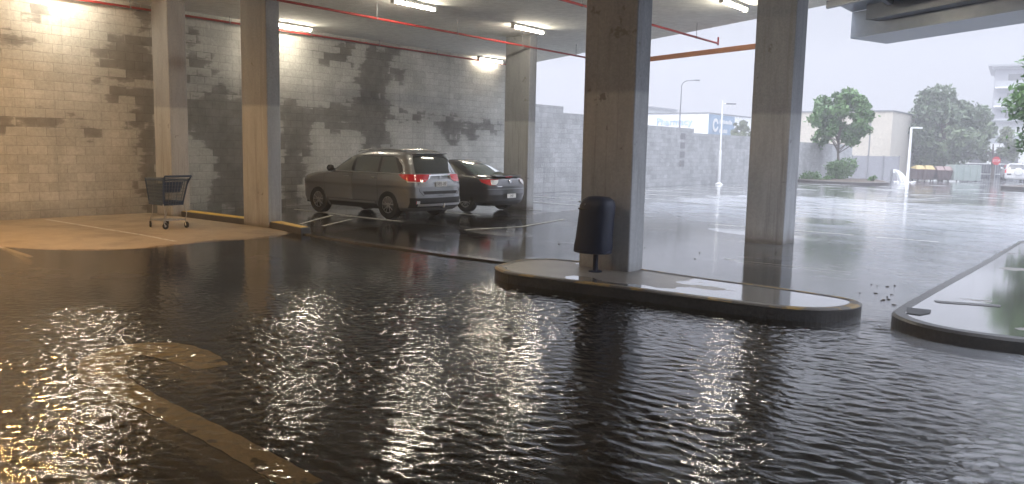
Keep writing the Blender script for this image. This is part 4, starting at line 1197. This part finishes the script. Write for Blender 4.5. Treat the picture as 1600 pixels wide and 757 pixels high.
tree('smaller grey green tree at the right edge of the big round tree', (-11.9, 96.0, -.4), 6.2, 1.6, 2.4, M['leaf_pale'], 21, 6000, .18, 30, .16, 1.0)
tree('dark dense tree overhanging the car park at the right edge', (-.7, 31.9, .0), 6.4, 2.0, 3.3, M['leaf'], 15, 30000, .12, 120, .16, .95)
tree('pale hazy tree half hidden by the rainwater pillar beyond the wall', (-31.0, 86.0, -.4), 7.2, 2.0, 2.4, M['leaf_pale'], 31, 5000, .18, 30, .15)
for i, (x, y, h_, r_, lb_) in enumerate(((-39.9, 97.3, 6.5, 1.7, 'nearest hazy tree against the dark end of the white shop building'),
                                   (-37.6, 98.6, 6.3, 1.9, 'middle hazy tree behind the wall to the right of the white lamp post'),
                                   (-34.9, 100.0, 6.6, 2.1, 'hazy tree beside the left edge of the rainwater pillar, behind the wall'),
                                   (-52.8, 92.0, 6.3, 3.0, 'hazy tree beside the left end of the white shop building'))):
    tree(lb_, (x, y, -.4), h_, 2, r_, M['leaf_pale'], 50 + i, 6000, .2, 36, .15, .8)
bed = island(rounded([(-18.7, 55.2), (-14.0, 53.8), (-12.6, 56.6), (-15.2, 63.4), (-18.7, 63.4)], [.2, .8, 1.2, .8, .2]), -.06 + .10, 'low kerbed garden bed under the small leafy tree', 'garden bed', False, 'garden_bed')
for ch in bed.children:
    if ch.name.startswith('paving'): ch.data.materials[0] = M['soil']
shrub('rounded green shrub growing at the foot of the small leafy tree', (-17.05, 60.4, -.05), 2.3, 1.5, M['leaf'], 61, 2600, .10)
shrub('low green shrub close to the rainwater pillar in the garden bed', (-18.0, 57.0, -.03), 1.4, .5, M['leaf'], 62, 900, .08)
shrub('tiny green shrub between the low shrub and the small leafy tree', (-17.0, 57.6, -.03), .7, .3, M['leaf'], 63, 300, .07)
shrub('tiny green shrub at the right end of the garden bed', (-14.2, 58.2, -.03), .6, .45, M['leaf'], 64, 300, .07)
bed2 = island(rounded([(-6.9, 58.6), (-1.0, 54.6), (2, 56), (2, 60), (-5.4, 63.5)], [.5, .5, .2, .2, .5]), .05, 'low dark kerbed bed in front of the white four wheel drive', 'garden bed', False, 'garden_bed')
for ch in bed2.children:
    if ch.name.startswith('paving'): ch.data.materials[0] = M['soil']
# strappy plant at the edge of the footpath
sp_ = thing('strappy_plant', 'dark strappy leaved plant beside the footpath at the right edge', 'plant', (-1.25, 17.6, .14))
mb = MB(); rnd = random.Random(2)
for k in range(46):
    a = rnd.uniform(0, 2 * PI); L_ = rnd.uniform(.35, .62); hh = rnd.uniform(.25, .5)
    pts = [Vector((math.cos(a) * L_ * u, math.sin(a) * L_ * u, hh * (1 - (1 - u * 1.25) ** 2))) for u in (0, .25, .5, .75, 1)]
    w = Vector((-math.sin(a), math.cos(a), 0)); vs = []
    for p, wd in zip(pts, (.012, .02, .018, .012, .002)): vs += [p - w * wd, p + w * wd]
    mb.add(vs, [(2 * i, 2 * i + 1, 2 * i + 3, 2 * i + 2) for i in range(4)], True)
mb.build('leaves', mat('strap_leaf', (.03, .05, .03), .35), sp_, fixn=False)
# soil edge and debris on the wet ground
deb = thing('leaf_litter', 'scattered dark wet leaf litter by the gap between the two islands', 'debris', (0, 0, 0)); deb['kind'] = 'stuff'
mb = MB(); rnd = random.Random(9)
for k in range(16):
    x = rnd.gauss(-2.35, .35); y = rnd.gauss(10.6, .6); r_ = rnd.uniform(.006, .03)
    pts = [(x + r_ * rnd.uniform(.7, 1.6) * math.cos(a), y + r_ * rnd.uniform(.6, 1.1) * math.sin(a)) for a in np.linspace(0, 2 * PI, 7)[:-1]]
    mb.prism(pts, -.02, .006 + rnd.uniform(0, .008))
for k in range(10):
    x = rnd.uniform(-10, -2.5); y = rnd.uniform(11, 17); r_ = rnd.uniform(.008, .02)
    pts = [(x + r_ * rnd.uniform(.7, 1.6) * math.cos(a), y + r_ * rnd.uniform(.6, 1.1) * math.sin(a)) for a in np.linspace(0, 2 * PI, 7)[:-1]]
    mb.prism(pts, -.02, .006 + rnd.uniform(0, .008))
mb.build('leaves', M['soil'], deb)

# ------------------------------------------------------------------ lamp posts
lp = thing('lamp_post', 'white car park lamp post in front of the grey boundary wall', 'lamp post', (-18.35, 42.3, -.02))
mb = MB(); mb.tube([(0, 0, 0), (0, 0, 1.85)], [.085, .08], 12); mb.tube([(0, 0, 1.85), (0, 0, 4.62)], [.055, .045], 12); mb.tube([(0, 0, 1.83), (0, 0, 1.9)], [.095, .06], 12); mb.build('pole', M['white_steel'], lp)
mb = MB(); mb.lathe([(.22, 0), (.22, .03), (.12, .10), (.09, .12)], n=16); mb.build('base', M['white_steel'], lp)
dx = Vector((math.cos(YAW), math.sin(YAW), 0))
mb = MB(); mb.tube([(0, 0, 4.42), tuple(dx * .22 + Vector((0, 0, 4.44)))], .028, 8); mb.build('arm', M['white_steel'], lp)
mb = MB(); mb.obox(dx * .45 + Vector((0, 0, 4.45)), dx, (-dx.y, dx.x, 0), (0, 0, 1), .27, .10, .035); mb.build('lamp_head', M['grey_steel'], lp, bevel=.02)
lp2 = thing('lamp_post', 'white lamp post with short arm standing beside the gushing water', 'lamp post', (-14.4, 69.6, -.3))
mb = MB(); mb.tube([(0, 0, 0), (0, 0, 4.3)], [.13, .085], 12); mb.build('pole', M['white_steel'], lp2)
mb = MB(); mb.obox(dx * .42 + Vector((0, 0, 4.3)), dx, (-dx.y, dx.x, 0), (0, 0, 1), .42, .11, .06); mb.build('lamp_head', M['white_steel'], lp2, bevel=.02)
sl = thing('street_light', 'tall thin grey curved street light behind the boundary wall', 'street light', (-32.0, 64.8, -.3))
mb = MB(); mb.tube([(0, 0, 0), (0, 0, 5.5), (.03, .02, 7.6)] + [tuple(dx * (.62 * (1 - math.cos(t))) + Vector((0, 0, 7.6 + .62 * math.sin(t)))) for t in np.linspace(.2, PI / 2, 6)] + [tuple(dx * 1.2 + Vector((0, 0, 8.26)))], [.09, .06] + [.045] * 8, 8)
mb.build('pole', M['grey_steel'], sl)
mb = MB(); mb.obox(dx * 1.35 + Vector((0, 0, 8.26)), dx, (-dx.y, dx.x, 0), (0, 0, 1), .24, .09, .05); mb.build('lamp_head', M['grey_steel'], sl, bevel=.02)
# thin wire lamp seen above the wall left of the big pillar is the same kind of light, farther off

# ------------------------------------------------------------------ buildings beyond
def render_mat(name, c): return mat_mottled(name, tuple(x * .85 for x in c), c, .5, .8, .05)
ph = thing('shop_building', 'white flat roofed shop building with Pharmacy sign above the boundary wall', 'building', (-42.9, 94.8, -.4))
mb = MB(); mb.box(-9.2, 0, 0, 14, 0, 7.0); mb.build('wall', render_mat('shop_white', (.80, .82, .84)), ph)
mb = MB(); mb.box(-9.3, .1, -.1, 14.1, 7.0, 7.12); mb.build('roof', M['grey_steel'], ph)
mb = MB(); mb.box(.0, .08, .05, 8.0, 4.0, 6.9); sg = mb.build('sign_panel', mat('sign_blue', (.20, .30, .42), .5), ph)
# round logo and lettering on the side panel
mb = MB(); mb.lathe([(.85, .0), (.85, .05)], 'x', 24, c=(.10, 1.9, 5.6)); lg = mb.build('logo', M['white_steel'], sg)
mb = MB(); mb.lathe([(.45, .055), (.45, .065)], 'x', 20, c=(.10, 1.9, 5.6)); mb.box(.16, .17, 1.95, 2.8, 5.45, 5.75); mb.build('logo_ring', mat('sign_blue2', (.16, .26, .40), .5), sg)
mb = MB(); rnd = random.Random(1)
for z, y_a, y_b in ((6.1, 3.2, 7.2), (4.95, 3.2, 5.6)):
    y = y_a
    while y < y_b:
        w = rnd.uniform(.18, .34); mb.box(.085, .12, y, y + w, z - .28, z + rnd.uniform(.1, .3)); y += w + .14
wd = mb.build('worn_lettering', M['white_steel'], sg); wd['kind'] = 'stuff'
text_obj('Pharmacy', 1.3, mat('sign_text_blue', (.42, .58, .9), .5), ph, 'lettering', (-4.7, -.06, 5.95), (R(90), 0, 0), .04)
hb = thing('hall_building', 'low grey domed building far behind the Pharmacy shop', 'building', (-72, 122, -.4))
mb = MB(); mb.box(-6, 4.0, 0, 14, 0, 9.5); mb.build('wall', render_mat('far_grey', (.42, .45, .46)), hb)
mb = MB(); mb.prism([(-6.3, -.3), (4.3, -.3), (4.3, 14), (-6.3, 14)], 9.5, 9.9); mb.build('roof', M['grey_steel'], hb)
mb = MB(); [mb.box(-5 + i * 2.0, -3.8 + i * 2.0, -.03, 0.0, 7.6, 8.6) for i in range(4)]; mb.build('window', M['glass'], hb)

cb = thing('cream_building', 'large plain cream building behind the small leafy tree', 'building', (-18.2, 80, -.4))
mb = MB(); mb.box(-9.5, 0, 0, 18, 0, 6.22); mb.build('wall', render_mat('cream_render', (.52, .49, .43)), cb)
mb = MB(); mb.box(-9.6, .1, -.1, 18.1, 6.22, 6.34); mb.build('roof', M['grey_steel'], cb)
mb = MB(); mb.box(-13.0, -9.5, 1.0, 14, 0, 5.35); mb.build('annex', render_mat('cream_render_b', (.60, .57, .49)), cb)
mb = MB(); mb.box(-1.9, -1.8, -.03, 0, 0, 6.1); mb.build('control_joint', M['grey_steel'], cb)
gp_ = thing('panel_fence', 'grey flat panel fence in front of the cream building', 'fence', (-20.4, 76, -.4))
mb = MB(); mb.box(0, 3.9, 0, .06, 0, 2.13); mb.build('panel', render_mat('fence_grey', (.25, .26, .29)), gp_)
for k in range(4):
    mb = MB(); mb.box(-.05 + k * 1.3, .05 + k * 1.3, -.05, .0, 0, 2.2); mb.build('post', M['grey_steel'], gp_)
lw = thing('low_white_building', 'long low white building with dark eaves behind the big round tree', 'building', (-23, 119, -.5))
ang = math.atan2(7.75, 9.9)
lw.rotation_euler = (0, 0, R(14))
mb = MB(); mb.box(0, 34, 0, 12, 0, 6.9); mb.build('wall', render_mat('white_render', (.62, .64, .64)), lw)
mb = MB(); mb.box(-.6, 34.6, -.8, 12.4, 6.9, 7.1); mb.build('roof', M['grey_steel'], lw)
mb = MB(); mb.box(0, 34, -.06, 0, 4.2, 5.2); mb.build('grey_band', render_mat('band_grey', (.30, .33, .35)), lw)  # grey band running along the white wall
for k in range(9):
    mb = MB(); mb.box(2 + k * 3.5, 4 + k * 3.5, -.05, .01, 1.6, 3.2); mb.build('window', M['glass'], lw)
tw = thing('apartment_tower', 'tall white apartment tower with balconies fading into the rain', 'building', (-20.4, 152, -.5), R(6))
mb = MB(); mb.box(.7, 16, .9, 16, 0, 17.0); mb.build('wall', render_mat('tower_white', (.26, .27, .30)), tw)
mb = MB(); mb.box(-.3, 16.8, -.3, 16.8, 17.0, 17.35); mb.prism([(.2, .3), (16.4, .3), (16.4, 16.4), (.2, 16.4)], 16.6, 17.0); mb.build('roof', render_mat('tower_roof', (.30, .31, .33)), tw)
for k in range(5):
    z = 1.5 + 3.0 * k
    mb = MB(); mb.box(.9, 15.5, -.5, .9, z, z + .22); bo = mb.build('balcony', M['white_steel'], tw)
    mb = MB(); mb.box(.9, 15.5, -.5, -.46, z + .22, z + 1.15); mb.build('balustrade', render_mat('balustrade_%d' % k, (.36, .38, .4)), bo)
    for j in range(4):
        mb = MB(); mb.box(2.6 + j * 3.4, 4.4 + j * 3.4, .86, .91, z + .25, z + 2.3); mb.build('window', M['glass'], tw)
bf = thing('boundary_fence', 'dark slatted fence with a pale rail beyond the skips', 'fence', (-14.9, 96.5, -.45), R(38))
mb = MB()
for k in range(60): mb.box(k * .25, k * .25 + .21, 0, .04, 0, 1.55)
mb.build('slats', mat('fence_dark', (.07, .08, .095), .6), bf)
for k in range(6):
    mb = MB(); mb.box(k * 2.9 - .05, k * 2.9 + .05, -.08, 0, 0, 1.62); mb.build('post', M['grey_steel'], bf)
mb = MB(); mb.box(-1, 15, -.6, -.5, .48, .58); mb.build('rail', M['white_steel'], bf)
# stop sign
ss = thing('stop_sign', 'red octagonal stop sign on a thin post by the dark fence', 'sign', (-11.2, 92.3, -.45), YAW)
mb = MB(); mb.tube([(0, 0, 0), (0, 0, 2.3)], .035, 8); mb.build('post', M['galv'], ss)
mb = MB(); oc = [(.44 * math.cos(R(22.5 + 45 * k)), .44 * math.sin(R(22.5 + 45 * k))) for k in range(8)]
vs = [(x, -.05, 1.95 + y) for x, y in oc] + [(x, -.035, 1.95 + y) for x, y in oc]
mb.add(vs, [tuple(range(8)), tuple(range(15, 7, -1))] + [(i, (i + 1) % 8, (i + 1) % 8 + 8, i + 8) for i in range(8)])
pn = mb.build('panel', mat('stop_red', (.55, .02, .03), .4), ss)
text_obj('STOP', .30, M['white_steel'], pn, loc=(0, -.055, 1.95), rot=(R(90), 0, 0), extrude=.003)

# skips
def skip(label, loc, rz, L_, W_, h_, mat_, lid, name='rubbish_skip', sloped=True):
    t = thing(name, label, 'rubbish skip', loc, rz)
    mb = MB(); s = .18 if sloped else 0
    v = [(0 + s, 0, .1), (L_ - s, 0, .1), (L_ - s, W_, .1), (0 + s, W_, .1), (0, -.05, h_), (L_, -.05, h_), (L_, W_, h_), (0, W_, h_)]
    mb.add(v, [(3, 2, 1, 0), (4, 5, 6, 7), (0, 1, 5, 4), (1, 2, 6, 5), (2, 3, 7, 6), (3, 0, 4, 7)])
    for k in range(4):
        x = .3 + (L_ - .6) * k / 3; mb.box(x - .04, x + .04, -.1, -.03, .2, h_ - .02)
    mb.build('body', mat_, t)
    for k in range(2):
        lb_ = MB(); a = L_ * k / 2 + .03; b = L_ * (k + 1) / 2 - .03
        if lid[1]: vv = [(a, -.06, h_), (b, -.06, h_), (b, W_, h_ + .1), (a, W_, h_ + .1)]; vv += [((a + b) / 2 - .3, .3, h_ + .34), ((a + b) / 2 + .3, .3, h_ + .34)]; lb_.add(vv, [(0, 1, 5, 4), (1, 2, 5), (2, 3, 4, 5), (3, 0, 4), (0, 3, 2, 1)])
        else: lb_.box(a, b, -.08, W_ + .05, h_ + .002, h_ + .09)
        lb_.build('lid', lid[0], t)
    for x in (.3, L_ - .3):
        for y in (.1, W_ - .1):
            w_ = MB(); w_.tube([(x - .03, y, .09), (x + .03, y, .09)], .09, 12); w_.build('wheel', M['tyre'], t)
    return t
M['skip_dark'] = mat_mottled('skip_dark', (.05, .035, .035), (.09, .06, .06), 3, .5, .1)
M['skip_green'] = mat_mottled('skip_green', (.22, .27, .26), (.30, .35, .33), 2, .5, .1)
M['lid_yellow'] = mat_mottled('lid_yellow', (.32, .24, .09), (.45, .35, .16), 2, .5, .1)
M['lid_red'] = mat_mottled('lid_red', (.17, .12, .11), (.24, .17, .16), 2, .5, .1)
skip('dark rubbish skip with peaked yellow lids left of the other skips', (-15.3, 76.9, -.33), R(38), 1.7, 1.2, 1.0, M['skip_dark'], (M['lid_yellow'], True))
skip('dark rubbish skip with dull red lid between the yellow and grey green ones', (-13.85, 78.0, -.33), R(38), 1.4, 1.2, .95, M['skip_dark'], (M['lid_red'], True))
skip('large grey green lidded rubbish skip nearest the white four wheel drive', (-12.6, 78.7, -.33), R(38), 2.3, 1.5, 1.35, M['skip_green'], (M['skip_green'], False), sloped=False)

# gush of stormwater beside the lamp post
M['foam'] = mat('white_spray', (.78, .80, .82), .6)
gw = thing('stormwater_gush', 'white arc of stormwater gushing out beside the far lamp post', 'water jet', (-15.1, 68.9, -.3))
mb = MB(); mb.tube([(-.35, 0, 0), (-.35, 0, 1.0)], .09, 8); mb.build('pipe', M['grey_steel'], gw)
mb = MB(); rnd = random.Random(12)
for k in range(26):
    v = rnd.uniform(.55, 1.25); z0 = rnd.uniform(.75, 1.0); a = rnd.gauss(0, .22)
    pts = []
    for i in range(8):
        t_ = i / 7; x = -.25 + v * t_; z = z0 * (1 - t_ ** 2) + .1 * t_ * (1 - t_)
        pts.append((x * dx.x + a * t_ * dx.y * .8, x * dx.y - a * t_ * dx.x * .8, max(0, z)))
    mb.tube(pts, [.03, .03, .04, .045, .05, .06, .07, .09], 6)
for k in range(40):
    r_ = rnd.uniform(.04, .12); a = rnd.uniform(0, 2 * PI); q = abs(rnd.gauss(0, .4))
    mb.lathe([(r_ * .4, 0), (r_, r_ * .4), (r_ * .5, r_ * 1.1)], n=7, c=(dx.x * .75 + math.cos(a) * q, dx.y * .75 + math.sin(a) * q, 0))
mb.build('spray', M['foam'], gw)

# ------------------------------------------------------------------ rain haze
hz = MB(); hz.box(-130, 60, -30, 185, -3, 24)
hm = bpy.data.materials.new('rain_haze'); hm.use_nodes = True; t_ = hm.node_tree; t_.nodes.clear()
o_ = t_.nodes.new('ShaderNodeOutputMaterial'); pv = t_.nodes.new('ShaderNodeVolumePrincipled')
pv.inputs['Color'].default_value = (.76, .76, .79, 1); pv.inputs['Density'].default_value = .0036; pv.inputs['Anisotropy'].default_value = .2
t_.links.new(pv.outputs[0], o_.inputs['Volume'])
hzo = hz.build('haze', hm); tag(hzo, kind='stuff')
